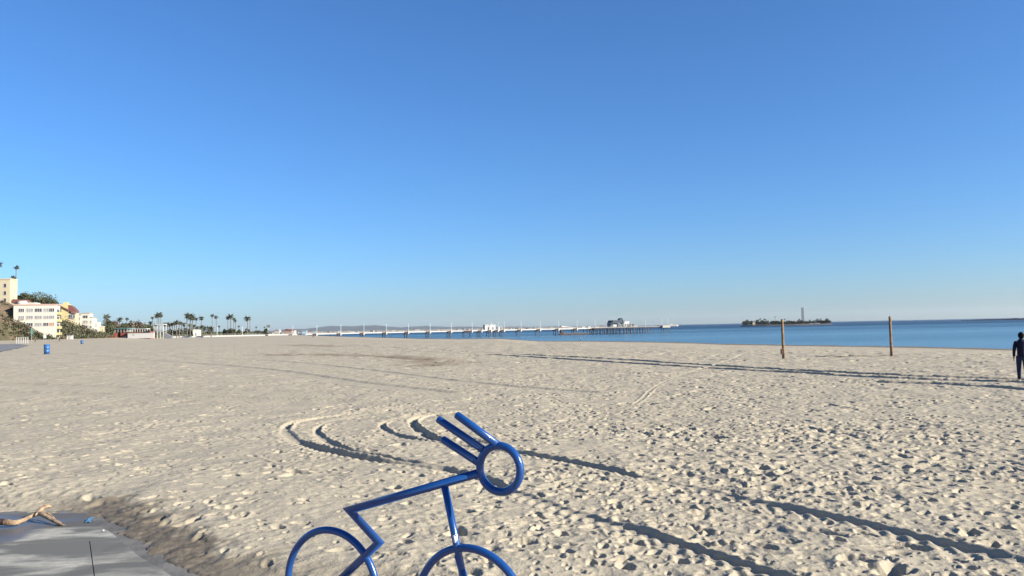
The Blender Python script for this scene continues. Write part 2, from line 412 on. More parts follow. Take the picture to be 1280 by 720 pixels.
# ------------------------------------------------------------------ sea
def sea_mat():
    mt = bpy.data.materials.new('sea_water'); mt.use_nodes = True; n = mt.node_tree; N = n.nodes; L = n.links.new; p = N['Principled BSDF']
    tc = N.new('ShaderNodeTexCoord')
    mp = N.new('ShaderNodeMapping'); mp.inputs['Scale'].default_value = (.5,1,1); mp.inputs['Rotation'].default_value = (0,0,R(-20)); L(tc.outputs['Object'], mp.inputs[0])
    n1 = N.new('ShaderNodeTexNoise'); n1.inputs['Scale'].default_value = .9; n1.inputs['Detail'].default_value = 6; L(mp.outputs[0], n1.inputs['Vector'])
    n2 = N.new('ShaderNodeTexNoise'); n2.inputs['Scale'].default_value = .16; n2.inputs['Detail'].default_value = 4; L(mp.outputs[0], n2.inputs['Vector'])
    # wind lanes far out: more ruffled, darker water
    mp2 = N.new('ShaderNodeMapping'); mp2.inputs['Scale'].default_value = (.0006,.004,1); L(tc.outputs['Object'], mp2.inputs[0])
    n3 = N.new('ShaderNodeTexNoise'); n3.inputs['Scale'].default_value = 1; n3.inputs['Detail'].default_value = 3; L(mp2.outputs[0], n3.inputs['Vector'])
    sx = N.new('ShaderNodeSeparateXYZ'); L(tc.outputs['Object'], sx.inputs[0])
    mr = N.new('ShaderNodeMapRange'); mr.inputs[1].default_value = 350; mr.inputs[2].default_value = 1500; L(sx.outputs['Y'], mr.inputs[0])
    ad = N.new('ShaderNodeMath'); ad.operation = 'ADD'; L(mr.outputs[0], ad.inputs[0])
    m3 = N.new('ShaderNodeMapRange'); m3.inputs[1].default_value = .3; m3.inputs[2].default_value = .7; m3.inputs[3].default_value = -.35; m3.inputs[4].default_value = .35; L(n3.outputs[0], m3.inputs[0])
    L(m3.outputs[0], ad.inputs[1]); ad.use_clamp = True
    mx = N.new('ShaderNodeMix'); mx.data_type = 'RGBA'; mx.inputs[6].default_value = (.075,.165,.215,1); mx.inputs[7].default_value = (.005,.030,.065,1); L(ad.outputs[0], mx.inputs[0]); L(mx.outputs[2], p.inputs['Base Color'])
    p.inputs['IOR'].default_value = 1.33
    rg = N.new('ShaderNodeMapRange'); rg.inputs[3].default_value = .22; rg.inputs[4].default_value = .38; L(ad.outputs[0], rg.inputs[0]); L(rg.outputs[0], p.inputs['Roughness'])
    sl = N.new('ShaderNodeMapRange'); sl.inputs[3].default_value = .5; sl.inputs[4].default_value = .20; L(ad.outputs[0], sl.inputs[0]); L(sl.outputs[0], p.inputs['Specular IOR Level'])
    b1 = N.new('ShaderNodeBump'); b1.inputs['Strength'].default_value = 1; b1.inputs['Distance'].default_value = .35; L(n1.outputs[0], b1.inputs['Height'])
    b2 = N.new('ShaderNodeBump'); b2.inputs['Strength'].default_value = 1; b2.inputs['Distance'].default_value = 1.0; L(n2.outputs[0], b2.inputs['Height']); L(b1.outputs[0], b2.inputs['Normal'])
    L(b2.outputs[0], p.inputs['Normal'])
    return mt
sea = MB().add([(-9000,20,WATER),(28000,-9000,WATER),(28000,28000,WATER),(-22000,28000,WATER)], [(0,1,2,3)]).build('sea_water', sea_mat())
tag(sea, kind='structure')

# ------------------------------------------------------------------ pavement slabs
def clip(poly, p0, n):
    out = []; N_ = len(poly)
    for i in range(N_):
        a = poly[i]; b = poly[(i+1)%N_]; da = (a-p0).dot(n); db = (b-p0).dot(n)
        if da >= 0: out.append(a)
        if da*db < 0: out.append(a+(b-a)*(da/(da-db)))
    return out
def concrete():
    mt = bpy.data.materials.new('concrete'); mt.use_nodes = True; n = mt.node_tree; N = n.nodes; L = n.links.new; p = N['Principled BSDF']
    tc = N.new('ShaderNodeTexCoord')
    def noise(sc, det=5, off=0):
        mp = N.new('ShaderNodeMapping'); mp.inputs['Location'].default_value = (off,off,0); mp.inputs['Scale'].default_value = (.5,1,1); L(tc.outputs['Object'], mp.inputs[0])
        q = N.new('ShaderNodeTexNoise'); q.inputs['Scale'].default_value = sc; q.inputs['Detail'].default_value = det; q.inputs['Distortion'].default_value = .4; L(mp.outputs[0], q.inputs['Vector']); return q.outputs[0]
    def mr(v, a, b, c=0, d=1):
        q = N.new('ShaderNodeMapRange'); q.interpolation_type = 'SMOOTHSTEP'; L(v, q.inputs[0])
        for k, t in ((1,a),(2,b),(3,c),(4,d)): q.inputs[k].default_value = t
        return q.outputs[0]
    def math_(op, a, b):
        q = N.new('ShaderNodeMath'); q.operation = op
        for k, v in ((0,a),(1,b)):
            if isinstance(v, (int,float)): q.inputs[k].default_value = v
            else: L(v, q.inputs[k])
        return q.outputs[0]
    def mix(f, a, b):
        q = N.new('ShaderNodeMix'); q.data_type = 'RGBA'; L(f, q.inputs[0])
        for k, v in ((6,a),(7,b)):
            if isinstance(v, tuple): q.inputs[k].default_value = (*v, 1)
            else: L(v, q.inputs[k])
        return q.outputs[2]
    dry = mix(mr(noise(14), .35, .65), (0.285,0.275,0.235), (0.365,0.350,0.300))
    dry = mix(mr(noise(2.2,7,9), .45, .60), dry, (0.127,0.125,0.111))
    sx = N.new('ShaderNodeSeparateXYZ'); L(tc.outputs['Object'], sx.inputs[0])
    # standing water: a puddle spreading in from the left, and a strip under the sand's edge
    pud = math_('ADD', mr(sx.outputs['X'], -4.5, -6.2), mr(noise(1.1,6,3), .35, .7, -.45, .45))
    strip = math_('ADD', mr(sx.outputs['Y'], 8.75, 9.25), mr(noise(1.6,4,5), .35, .7, -.3, .3))
    right = math_('ADD', mr(sx.outputs['X'], -4.35, -3.9), mr(noise(1.6,4,8), .35, .7, -.35, .35))
    wet = mr(pud, .30, .80)
    damp = math_('MAXIMUM', mr(strip, .35, .65), math_('MULTIPLY', mr(right, .4, .6), .35))
    dry = mix(mr(noise(150,2), .55, .75), dry, (.10,.095,.085))
    dry = mix(damp, dry, (0.102,0.097,0.090))
    col = mix(wet, dry, (0.098,0.092,0.082)); L(col, p.inputs['Base Color'])
    L(math_('SUBTRACT', .75, math_('MULTIPLY', wet, .42)), p.inputs['Roughness'])
    L(math_('ADD', .15, math_('MULTIPLY', wet, .15)), p.inputs['Specular IOR Level'])
    b = N.new('ShaderNodeBump'); b.inputs['Distance'].default_value = .004; L(math_('SUBTRACT', .5, math_('MULTIPLY', wet, .42)), b.inputs['Strength']); L(noise(60), b.inputs['Height']); L(b.outputs[0], p.inputs['Normal'])
    return mt
CON = concrete()
curve = [G(*p, PZ).xy for p in [(108,641),(118,652),(142,668),(172,694),(222,724)]] + [Vector((-1.2,6.0)), Vector((1.5,5.0)), Vector((4.5,2.5)), Vector((6,-3)), Vector((6,-11)), Vector((-28,-11))]
curve = curve + [Vector((-28, curve[0].y+.25))]
J1 = G(100,705,PZ).xy; J2 = G(115,700,PZ).xy; J0 = G(60,678,PZ).xy
jt = (G(160,703,PZ)-G(0,712,PZ)).xy; jn = Vector((-jt.y,jt.x)).normalized(); kn = Vector((.87,.49)).normalized(); g = .0035
def strips(poly, cuts):
    out = poly
    for p0, n in cuts:
        nxt = []
        for q_ in out:
            for sgn in (1,-1):
                gg = g if abs(n.x) > .5 else .009
                c_ = clip(q_, p0+n*sgn*gg, n*sgn)
                if len(c_) > 2: nxt.append(c_)
        out = nxt
    return out
pv = MB()
cuts = [(J1+jn*(2.4*k), jn) for k in (-7,-6,-5,-4,-3,-2,-1,0)]+[(J2+kn*(2.4*k), kn) for k in range(-4,5)]
far_ = clip(curve, J0+jn*.007, jn); near_ = clip(curve, J0-jn*.007, -jn)
for q_ in strips([near_], cuts)+[far_]:
    pv.prism([tuple(p) for p in (q_ if sum(q_[i].x*q_[(i+1)%len(q_)].y-q_[(i+1)%len(q_)].x*q_[i].y for i in range(len(q_))) > 0 else q_[::-1])], PZ-.1, PZ)
tag(pv.build('pavement', CON, bevel=.003), kind='structure')
# apron around the slabs, 1.5 cm lower, running under the sand
ap = [p for p in edge]
apr = MB().prism([tuple(p) for p in ap[::-1]], PZ-.13, PZ-.016)
tag(apr.build('pavement_apron', mat('apron_concrete', (.150,.138,.118), .7, .35, 3.2, bump=.4, bscale=30)), kind='structure')

# ------------------------------------------------------------------ bicycle sculpture
BR = .402
rear = G(414,735,PZ+BR); front = G(588,765,PZ+BR)
pl_n = (front-rear).cross(Vector((0,0,1))).normalized()
def BP(px_, py_):
    d = ray(px_, py_); o = Vector((0,0,EYE)); return o+d*((rear-o).dot(pl_n)/d.dot(pl_n))
blue = mat('blue_enamel', (.009,.062,.235), .25, .12, 6, coat=.6, bump=.06, bscale=120)
base = Vector(((rear.x+front.x)/2, (rear.y+front.y)/2, PZ)); ang = math.atan2(front.y-rear.y, front.x-rear.x)
bike = empty('bicycle_sculpture', base, ang, 'blue steel pipe sculpture of a racing cyclist with swept back hair', 'sculpture')
def BL(p): return Matrix.Rotation(-ang, 3, 'Z') @ (p-base)
def ring(c, R_, tr, n=64, m_=14):
    mb = MB(); v = []; f = []
    for i in range(n):
        t = 2*math.pi*i/n
        for k in range(m_):
            s_ = 2*math.pi*k/m_; rad = R_+tr*math.cos(s_)
            v.append((c[0]+rad*math.cos(t), c[1]+tr*math.sin(s_), c[2]+rad*math.sin(t)))
    for i in range(n):
        for k in range(m_): f.append((i*m_+k, i*m_+(k+1)%m_, ((i+1)%n)*m_+(k+1)%m_, ((i+1)%n)*m_+k))
    return mb.add(v, f)
T = .0243
lr = BL(rear); lf = BL(front)
for nm, c_ in (('rear_wheel', lr), ('front_wheel', lf)):
    wo = ring(c_, BR-T, T).build(nm, blue, bike, True)
    pb = MB().box(c_.x-.09, c_.x+.09, -.06, .06, 0, .01)
    po = pb.build('foot_plate', blue, wo, bevel=.002)
    bl = MB()
    for bx in (-.065,.065): MB().tube([(c_.x+bx, .035, .01),(c_.x+bx, .035, .022)], .011, 6).build('anchor_bolt', mat('zinc', (.5,.5,.5), .4, .1, metal=1), po)
corner = BL(BP(437,637.5)); knee = BL(BP(474,678)); tail = BL(rear); rc = BL(BP(624.7,586)); 
spn = BL(BP(598,591.5)); fk0 = BL(BP(555.5,606)); fk1 = lf
MB().tube([spn, corner, knee, tail], .0265, 20, miter=True).build('torso_and_leg', blue, bike, True)
MB().tube([fk0, fk1], .0230, 18).build('arm_and_fork', blue, bike, True)
f2 = BL(BP(572,693)); MB().tube([f2+Vector((0,-.0,0)), lf+Vector((.028,0,-.02))], .0230, 16).build('fork_blade', blue, bike, True)
RH = BL(BP(624.7,552)); HR = (RH-rc).length
hd = ring(rc, HR-T, T).build('head_ring', blue, bike, True)
for (x0,y0,x1,y1) in ((571.5,519,622,556),(548.5,524.5,604,562),(554,549.5,601,580)):
    a0 = BL(BP(x0,y0)); a1 = BL(BP(x1,y1)); dr = (a0-a1).normalized()
    MB().tube([a1, a0, a0+dr*.006, a0+dr*.010], [.0240,.0240,.021,.009], 18).build('hair_bar', blue, bike, True)
st = MB(); cdir = (lf-fk0).normalized(); sc_ = BL(BP(569.5,672.5))
nrm = Vector((.25,-1,0)).normalized(); sd_ = cdir.cross(nrm).normalized(); vs = []
for i in range(16):
    t = 2*math.pi*i/16; uu = .014*math.cos(t); q_ = sc_+cdir*.024*math.sin(t)+sd_*uu
    vs.append(q_ + nrm*(math.sqrt(max(0,(.0235**2-uu*uu)))))
vs.append(sc_+nrm*.0238)
st.add(vs, [(i,(i+1)%16,16) for i in range(16)])
st.build('sticker', mat('white_vinyl', (.8,.8,.8), .35, .05), bike)['label'] = 'small oval white sticker'

# ------------------------------------------------------------------ things on the pavement
def at_(px_, py_, lift_=0):
    p = G(px_, py_, PZ+lift_); return p
dw0 = G(48,650,PZ)
dl = lambda px_, py_, l: W(px_, py_, dw0.y) - dw0 if l is None else G(px_, py_, PZ+l)-dw0
dw = MB()
P_ = [dl(-34,668,.05), dl(-10,652,.07), dl(6,652,.06), dl(18,655,.045), dl(30,650,.05), dl(41,644,.07), dl(50,640,.09)]
dw.tube(P_, [.030,.034,.040,.030,.026,.022,.028], 12)
dw.tube([dl(44,645,.075), dl(50,638,.11), dl(54,634,.13), dl(60,632,.13), dl(66,634,.10)], [.024,.026,.026,.02,.006], 10)
dw.tube([dl(48,641,.09), dl(55,644,.09), dl(63,648,.06), dl(70,652.5,.035), dl(77,656,.016), dl(82,656.5,.01)], [.028,.027,.025,.022,.018,.006], 10)
dw.tube([dl(52,640,.10), dl(60,641,.09), dl(67,647,.06), dl(70,652,.035)], [.012,.013,.012,.01], 8)
do = dw.build('driftwood', mat('bleached_wood', (.22,.12,.07), .75, .35, 9, bump=.8, bscale=60, col2=(.42,.31,.19)), None, True)
do.location = dw0; do.data.materials.append(mat('wet_bark', (.045,.022,.020), .5, .3, 9, bump=.8, bscale=60))
for pl in do.data.polygons:
    if pl.center.x < -.17: pl.material_index = 1
tag(do, 'forked brown and tan driftwood branch lying on wet concrete', 'driftwood')
tx = bpy.data.textures.new('bark', 'CLOUDS'); tx.noise_scale = .06
dm = do.modifiers.new('sub', 'SUBSURF'); dm.levels = 2; dm.render_levels = 2
dm = do.modifiers.new('gnarl', 'DISPLACE'); dm.texture = tx; dm.strength = .018; dm.mid_level = .5
sc0 = G(112,651,PZ)
sb = MB(); vv = []
for i in range(5):
    for j in range(4): vv.append((.018*(j-1.5)+rng.uniform(-.005,.005), .055*(i-2)+rng.uniform(-.012,.012), .006+abs(rng.gauss(0,.012))))
sb.add(vv, [(i*4+j, i*4+j+1, (i+1)*4+j+1, (i+1)*4+j) for i in range(4) for j in range(3)])
so = sb.build('plastic_scrap', mat('blue_plastic', (.07,.17,.28), .3, .1)); so.location = sc0; so.rotation_euler = (0,0,.3)
sm_ = so.modifiers.new('thick', 'SOLIDIFY'); sm_.thickness = .002
tag(so, 'crumpled scrap of bright blue plastic at the pavement corner', 'litter')
shp = G(129,664,PZ); sh = MB().ball((0,0,.008), (.013,.010,.007), 10, 6).build('shell', mat('white_shell', (.8,.78,.74), .4, .05), None, True); sh.location = shp
tag(sh, 'tiny white shell on the damp pavement edge', 'shell')

# ------------------------------------------------------------------ volleyball posts
wood = mat('post_wood', (.17,.10,.055), .85, .35, 5, bump=.6, bscale=25, col2=(.26,.165,.085))
for k, (bx, by, ty) in enumerate(((979.5,449.5,399.5),(1114.5,446,396))):
    g_ = GT(bx, by); H_ = zof(bx, ty, g_.y)-g_.z
    lab = ('weathered wooden volleyball post with a low brown block near its foot', 'weathered bare wooden volleyball post standing nearer the waterline edge at right')[k]
    o = empty('volleyball_post', (g_.x, g_.y, g_.z), R(12*k), lab, 'post', 'volleyball posts standing in the sand')
    MB().tube([(0,0,-.5),(0,0,H_*.5),(0,0,H_)], [.085,.082,.080], 12).build('pole', wood, o, True)
    MB().tube([(0,0,H_),(0,0,H_+.025)], [.083,.07], 12).build('cap', mat('post_cap', (.10,.07,.05), .7), o)
    if k == 0:
        MB().box(-.15,-.06,-.09,.09,.32,.66).build('block', mat('brown_block', (.16,.08,.05), .8), o, bevel=.015)
    MB().tube([(0,-.09,H_-.15),(0,-.13,H_-.15)], .02, 6).build('hook', mat('rusty_iron', (.12,.07,.05), .6, metal=.6), o)

# ------------------------------------------------------------------ litter bins
binm = mat('blue_bin', (.035,.13,.34), .4, .15, 2)
def make_bin(loc, label, h=.95, r=.36):
    o = empty('litter_bin', loc, 0, label, 'bin', 'blue bins on the open sand')
    b = MB(); b.tube([(0,0,0),(0,0,.3*h),(0,0,.31*h),(0,0,.33*h),(0,0,.64*h),(0,0,.65*h),(0,0,.67*h),(0,0,h)], [r*.93,r*.97,r*1.02,r*.97,r*.98,r*1.03,r*.98,r], 20)
    b.build('drum', binm, o, True)
    mb_ = MB(); n_ = 20
    v = [(q*math.cos(2*math.pi*k/n_), q*math.sin(2*math.pi*k/n_), zc) for q, zc in ((r*1.06,h*.96),(r*1.06,h*1.04),(r*.86,h*1.04),(r*.86,h*.9)) for k in range(n_)]
    mb_.add(v, [(a*n_+k, a*n_+(k+1)%n_, (a+1)*n_+(k+1)%n_, (a+1)*n_+k) for a in range(3) for k in range(n_)]+[tuple(3*n_+k for k in range(n_))])
    mb_.build('rim', mat('bin_rim', (.02,.10,.32), .5), o)
    return o
g_ = GT(58.5,443); make_bin(g_, 'larger blue drum litter bin standing alone on the near left sand', zof(58.5,431,g_.y)-g_.z, .36)
g_ = GT(102.5,430); make_bin(g_, 'tiny distant blue litter bin in front of the villas', 1.1, .4)

# ------------------------------------------------------------------ people
skin = mat('skin', (.42,.25,.17), .55, .08)
hair = mat('dark_hair', (.008,.007,.007), .9, .2, spec=.05)
def skinned(name, chains, mt, parent, lev=1):
    verts = []; edges = []; rad = []; index = {}
    for ch in chains:
        prev = None
        for p, r_ in ch:
            key = tuple(round(c, 4) for c in p)
            if key not in index: index[key] = len(verts); verts.append(p); rad.append(r_)
            if prev is not None: edges.append((prev, index[key]))
            prev = index[key]
    me_ = bpy.data.meshes.new(name); me_.from_pydata(verts, edges, [])
    o = bpy.data.objects.new(name, me_); C.objects.link(o)
    md = o.modifiers.new('skin', 'SKIN'); md.use_smooth_shade = True; md.branch_smoothing = .3
    for i, v in enumerate(me_.skin_vertices[0].data):
        rr_ = rad[i]; v.radius = rr_ if hasattr(rr_, '__len__') else (rr_, rr_); v.use_root = (i == 0)
    sb_ = o.modifiers.new('sub', 'SUBSURF'); sb_.levels = lev; sb_.render_levels = lev
    dg = bpy.context.evaluated_depsgraph_get()
    nm = bpy.data.meshes.new_from_object(o.evaluated_get(dg)); o.modifiers.clear(); o.data = nm; nm.name = name
    nm.materials.clear(); nm.materials.append(mt); o.parent = parent
    bpy.data.meshes.remove(me_)
    return o
def person(loc, rz, label, shirt, trousers, height=1.72, detail=False, stride=.12, group=None, hairm=None):
    o = empty('person', loc, rz, label, 'person', group); s_ = height/1.75
    V = lambda x_, y_, z_: (x_*s_, y_*s_, z_*s_)
    # faces +Y
    pel = V(0,0,.96)
    def leg(sx, st_, infl=0):
        return [(pel, .115*s_+infl),(V(.09*sx,.01,.88),.10*s_+infl),(V(.10*sx,st_*.5+.03,.50),.062*s_+infl),(V(.10*sx,st_-.02,.10),.042*s_+infl)]
    def arm(sx, sw, infl=0):
        return [(V(0,0,1.40),.10*s_+infl),(V(.17*sx,0,1.41),.06*s_+infl),(V(.235*sx,-.01+sw*.4,1.12),.045*s_+infl),(V(.25*sx,.05+sw,.88),.033*s_+infl)]
    chains = [[(pel,.10*s_),(V(0,0,1.14),.095*s_),(V(0,0,1.40),.10*s_),(V(0,.0,1.50),.052*s_),(V(0,.01,1.57),.06*s_),(V(0,.015,1.65),.088*s_),(V(0,.01,1.71),.07*s_)]]
    for sx, st_, sw in ((-1,stride,-.08),(1,-stride,.08)):
        chains.append(leg(sx, st_)+[(V(.10*sx,st_,.045),.04*s_),(V(.11*sx,st_+.13,.03),.03*s_)])
        chains.append(arm(sx, sw)+[(V(.255*sx,.07+sw,.80),.03*s_)])
    body = skinned('body', chains, skin, o)
    if detail:
        mb_ = MB()
        for sx, sw in ((-1,-.08),(1,.08)):
            for k, (dy, ln) in enumerate(((-.03,.065),(-.01,.075),(.011,.072),(.031,.058))):
                p0 = Vector(V(.256*sx,.07+sw+dy,.79)); p1 = p0+Vector((0,.012,-ln*.55)); p2 = p1+Vector((-.012*sx,.018,-ln*.45))
                mb_.tube([p0,p1,p2], [.0095,.009,.006], 7)
            p0 = Vector(V(.25*sx,.10+sw,.835)); mb_.tube([p0, p0+Vector((-.01*sx,.03,-.03)), p0+Vector((-.018*sx,.04,-.062))], [.011,.010,.007], 7)
        # ears, nose
        for sx in (-1,1): mb_.ball(V(.085*sx,.0,1.645), (.012,.02,.032), 8, 6)
        mb_.ball(V(0,.105,1.635), (.014,.02,.022), 8, 6)
        bm_v = len(body.data.vertices)
        tmp = mb_.build('fingers', skin)
        import bmesh
        bm = bmesh.new(); bm.from_mesh(body.data); bm.from_mesh(tmp.data); bm.to_mesh(body.data); bm.free()
        bpy.data.objects.remove(tmp)
    tor = [[(V(0,0,.86),.155*s_),(V(0,0,.98),.165*s_),(V(0,0,1.16),.155*s_),(V(0,0,1.38),.155*s_),(V(0,-.005,1.49),.080*s_),(V(0,-.01,1.555),.072*s_)]]
    for sx, sw in ((-1,-.08),(1,.08)):
        a_s = arm(sx, sw, .014*s_); a_s[0] = (V(0,0,1.38),.155*s_); a_s[1] = (V(.18*sx,0,1.40),.078*s_)
        tor.append(a_s)
    skinned('jacket' if detail else 'top', tor, shirt, o)
    skinned('trousers', [ [(pel,(.125*s_,.12*s_)),(V(.09*sx,.01,.87),.115*s_),(V(.10*sx,st_*.5+.03,.50),.078*s_),(V(.10*sx,st_-.02,.07),.062*s_)] for sx, st_ in ((-1,stride),(1,-stride))], trousers, o)
    hm = MB().ball(V(0,-.030,1.648), (.096*s_,.100*s_,.125*s_), 14, 10); hm.build('hair', hairm or hair, o, True)
    if detail:
        for sx, st_ in ((-1,stride),(1,-stride)):
            MB().ball(V(.105*sx,st_+.055,.045), (.052,.145,.05), 12, 8).build('shoe', mat('black_shoe', (.02,.02,.022), .5), o, True)
    return o
navy = mat('navy_jacket', (.010,.012,.030), .85, .2, 8, spec=.2); jean = mat('blue_jeans', (.022,.032,.075), .9, .25, 12, spec=.2)
g_ = GT(1279,477)
person(g_, R(-25), 'person in navy jacket and blue jeans walking off along the right edge', navy, jean, 1.76, True, .10)
tops = {'white': mat('white_shirt', (.7,.68,.66), .9), 'pink': mat('pink_shirt', (.50,.20,.20), .9), 'dark': mat('dark_shirt', (.03,.03,.04), .9),
        'brown': mat('brown_shirt', (.16,.06,.05), .9), 'blue': mat('blue_shirt', (.05,.09,.22), .9)}
drk = mat('dark_trousers', (.03,.03,.05), .9)
ppl = [(725.3,426.6,'white','person in white top and dark trousers strolling before the pier',1.75,.22),
 (718.6,426.0,'pink','person in dull red top walking left of the one in white',1.6,.15),
 (391.5,421.8,'dark','person in dark clothes on the sand under the left pier',1.7,.15),
 (412.5,421.0,'blue','person in blue top at the shallows, left of a near pair',1.7,.1),
 (418.5,420.8,'brown','person in brown top at the shallows, right of a near pair',1.7,.1),
 (488.5,422.2,'dark','person in dark clothes between the fourth and fifth wet piers',1.7,.15),
 (508.0,422.0,'white','person in white, left of two under the pier',1.6,.05),
 (511.3,422.0,'white','person in white, right of two under the pier',1.6,.05),
 (517.5,422.3,'brown','person in brown top just right of the pair in white',1.7,.12),
 (543.2,423.0,'blue','person in blue top alone by the water beyond the beach',1.7,.15),
 (252.5,423.2,'dark','person in dark clothes beside the low white promenade wall',1.8,.1),
 (44.0,427.6,'brown','person in brown top at the foot of the green bluff',1.8,.1),
 (74.2,426.9,'dark','person in dark clothes below the right end of the white flats',1.8,.1)]
for px_, py_, tp, lab, hh, st_ in ppl:
    g_ = GT(px_, py_); person((g_.x, g_.y, g_.z), rng.uniform(0,6.28), lab, tops[tp], drk, hh, False, st_, 'people far off on the beach')

# ------------------------------------------------------------------ gull
g_ = GT(1194,432.4)
gl = empty('seagull', g_, R(120), 'white seagull with grey back standing at the waterline', 'bird')
GS = 1.35
MB().tube([(-.24*GS,0,.22*GS),(-.14*GS,0,.22*GS),(0,0,.21*GS),(.12*GS,0,.25*GS),(.17*GS,0,.31*GS),(.21*GS,0,.36*GS),(.25*GS,0,.36*GS)], [.02*GS,.06*GS,.085*GS,.075*GS,.045*GS,.045*GS,.02*GS], 10).build('body', mat('white_feather', (.8,.8,.8), .7), gl, True)
for s_ in (-1,1):
    MB().ball((-.06*GS,s_*.075*GS,.235*GS), (.19*GS,.025*GS,.055*GS)).build('wing', mat('grey_feather', (.25,.26,.28), .7), gl, True)
    MB().tube([(0,s_*.03*GS,.14*GS),(0,s_*.03*GS,0)], .009*GS, 6).build('leg', mat('yellow_beak', (.6,.4,.08), .5), gl)
MB().tube([(.25*GS,0,.36*GS),(.31*GS,0,.345*GS)], [.015*GS,.004*GS], 6).build('beak', MATS['yellow_beak'], gl)

# ------------------------------------------------------------------ foliage makers
leafm = mat('leaf_green', (.058,.070,.034), .75, .5, .25, col2=(.10,.105,.055), spec=.2)
leafb = mat('leaf_olive_brown', (.11,.085,.060), .8, .45, .25, col2=(.15,.12,.08), spec=.2)
palmm = mat('palm_leaf', (.060,.066,.045), .7, .4, .5, col2=(.09,.095,.06), spec=.25)
skirt = mat('palm_dead_leaves', (.12,.085,.055), .9, .3, 2)
bark = mat('bark', (.13,.105,.08), .9, .3, 3)
pbark = mat('palm_bark', (.16,.135,.11), .9, .25, 3)
def leaves(rad, n, size, seed, lobes=7, hollow=.45, dome=False):
    rn = random.Random(seed); mb_ = MB()
    L_ = [(Vector((rn.gauss(0,.42)*rad[0], rn.gauss(0,.42)*rad[1], rn.uniform(-.45,.5)*rad[2])), rn.uniform(.38,.62)) for _ in range(lobes)]
    if dome: L_ = [(Vector((0,0,-.25*rad[2])),1.0)]*3+[(Vector((rn.uniform(-.6,.6)*rad[0],0,rn.uniform(-.2,.35)*rad[2])),.42) for _ in range(8)]; lobes = 11
    for i in range(n):
        c, s_ = L_[rn.randrange(lobes)]
        d = Vector((rn.gauss(0,1), rn.gauss(0,1), rn.gauss(0,1))).normalized()*(rn.uniform(hollow,1)**.5)
        if rn.random() < .06: d *= 1.18
        p = c+Vector((d.x*rad[0]*s_, d.y*rad[1]*s_, d.z*rad[2]*s_*1.1))
        nn = Vector((rn.gauss(0,1), rn.gauss(0,1), rn.gauss(0,1)+.6)).normalized(); u = nn.orthogonal().normalized()*size*rn.uniform(.5,1.2); v = nn.cross(u)*rn.uniform(.5,1)
        mb_.add([p-u-v*.3, p+u*.2-v, p+u+v*.2, p-u*.1+v], [(0,1,2,3)])
    return mb_
def tree(px_, py_top, Y_, wpx, label, mt=leafm, zbase=None, hfrac=.8, seed=None, n=1500, group='trees beyond the beach', name='broadleaf_tree', depth=None):
    k = Y_/1000; top = zof(px_, py_top, Y_); p = W(px_, 420, Y_); zb = zbase if zbase is not None else 0
    H_ = top-zb; rw = wpx*k/2; rh = H_*hfrac/2; seed = seed or rng.randrange(9999)
    o = empty(name, (p.x, p.y, zb), rng.uniform(0,6), label, 'tree', group)
    zc = H_-rh
    tb = MB().tube([(0,0,-1),(rw*.03,0,zc*.5),(-rw*.03,0,zc)], [rw*.09,rw*.06,rw*.04], 8)
    for j in range(5):
        a = j*1.26; tb.tube([(0,0,zc*.55),(rw*.3*math.cos(a), rw*.3*math.sin(a), zc*.9),(rw*.55*math.cos(a), rw*.55*math.sin(a), zc+rh*.2)], [rw*.05,rw*.035,rw*.015], 6)
    tb.build('trunk', bark, o)
    size = max(.3, min(1.1, .95*k))
    lv = leaves((rw*1.0, (depth or rw), rh*1.05), n, size, seed, lobes=9, dome=bool(depth))
    lv.v = [(a, b, c+zc) for a, b, c in lv.v]
    lv.build('crown', mt, o)
    return o
def palm_meshes(seed, frond=2.6, nf_=34, droop=1.0, sk=True):
    rn = random.Random(seed); mb_ = MB()
    for i in range(nf_):
        a = rn.uniform(0, 6.283); el = rn.uniform(-.5, 1.25); Lf = frond*rn.uniform(.8,1.1)
        p = Vector((0,0,0)); d = Vector((math.cos(a)*math.cos(el), math.sin(a)*math.cos(el), math.sin(el)))
        pts = [p.copy()]
        for j in range(5):
            d = (d+Vector((0,0,-.20*droop))).normalized(); p = p+d*Lf/5; pts.append(p.copy())
        sdv = Vector((-math.sin(a), math.cos(a), 0))
        wd = [.06,.30,.42,.38,.25,.04]; vv_ = []
        for j, q_ in enumerate(pts):
            ww = wd[j]*frond/2.6; vv_ += [q_-sdv*ww+Vector((0,0,-ww*.5)), q_+Vector((0,0,ww*.15)), q_+sdv*ww+Vector((0,0,-ww*.5))]
        # separate leaflets: skip a slice now and then so the sky shows through
        f = []
        for j in range(5):
            for s_ in (0,1):
                if rn.random() < .85: f.append((j*3+s_, j*3+s_+1, (j+1)*3+s_+1, (j+1)*3+s_))
        mb_.add(vv_, f)
    return mb_
palm_proto = []
def make_palm_kind(k):
    mb_ = palm_meshes(50+k, 2.3+.25*(k%3), 36, 1.0+.3*(k%2)); me_ = mb_.build('crown', palmm)
    return me_
PK = [make_palm_kind(k) for k in range(4)]
for o_ in PK: C.objects.unlink(o_)
sk_mb = MB().tube([(0,0,-2.2),(0,0,-1.2),(0,0,0)], [.25,.62,.4], 9).build('dead_leaf_skirt', skirt); C.objects.unlink(sk_mb)
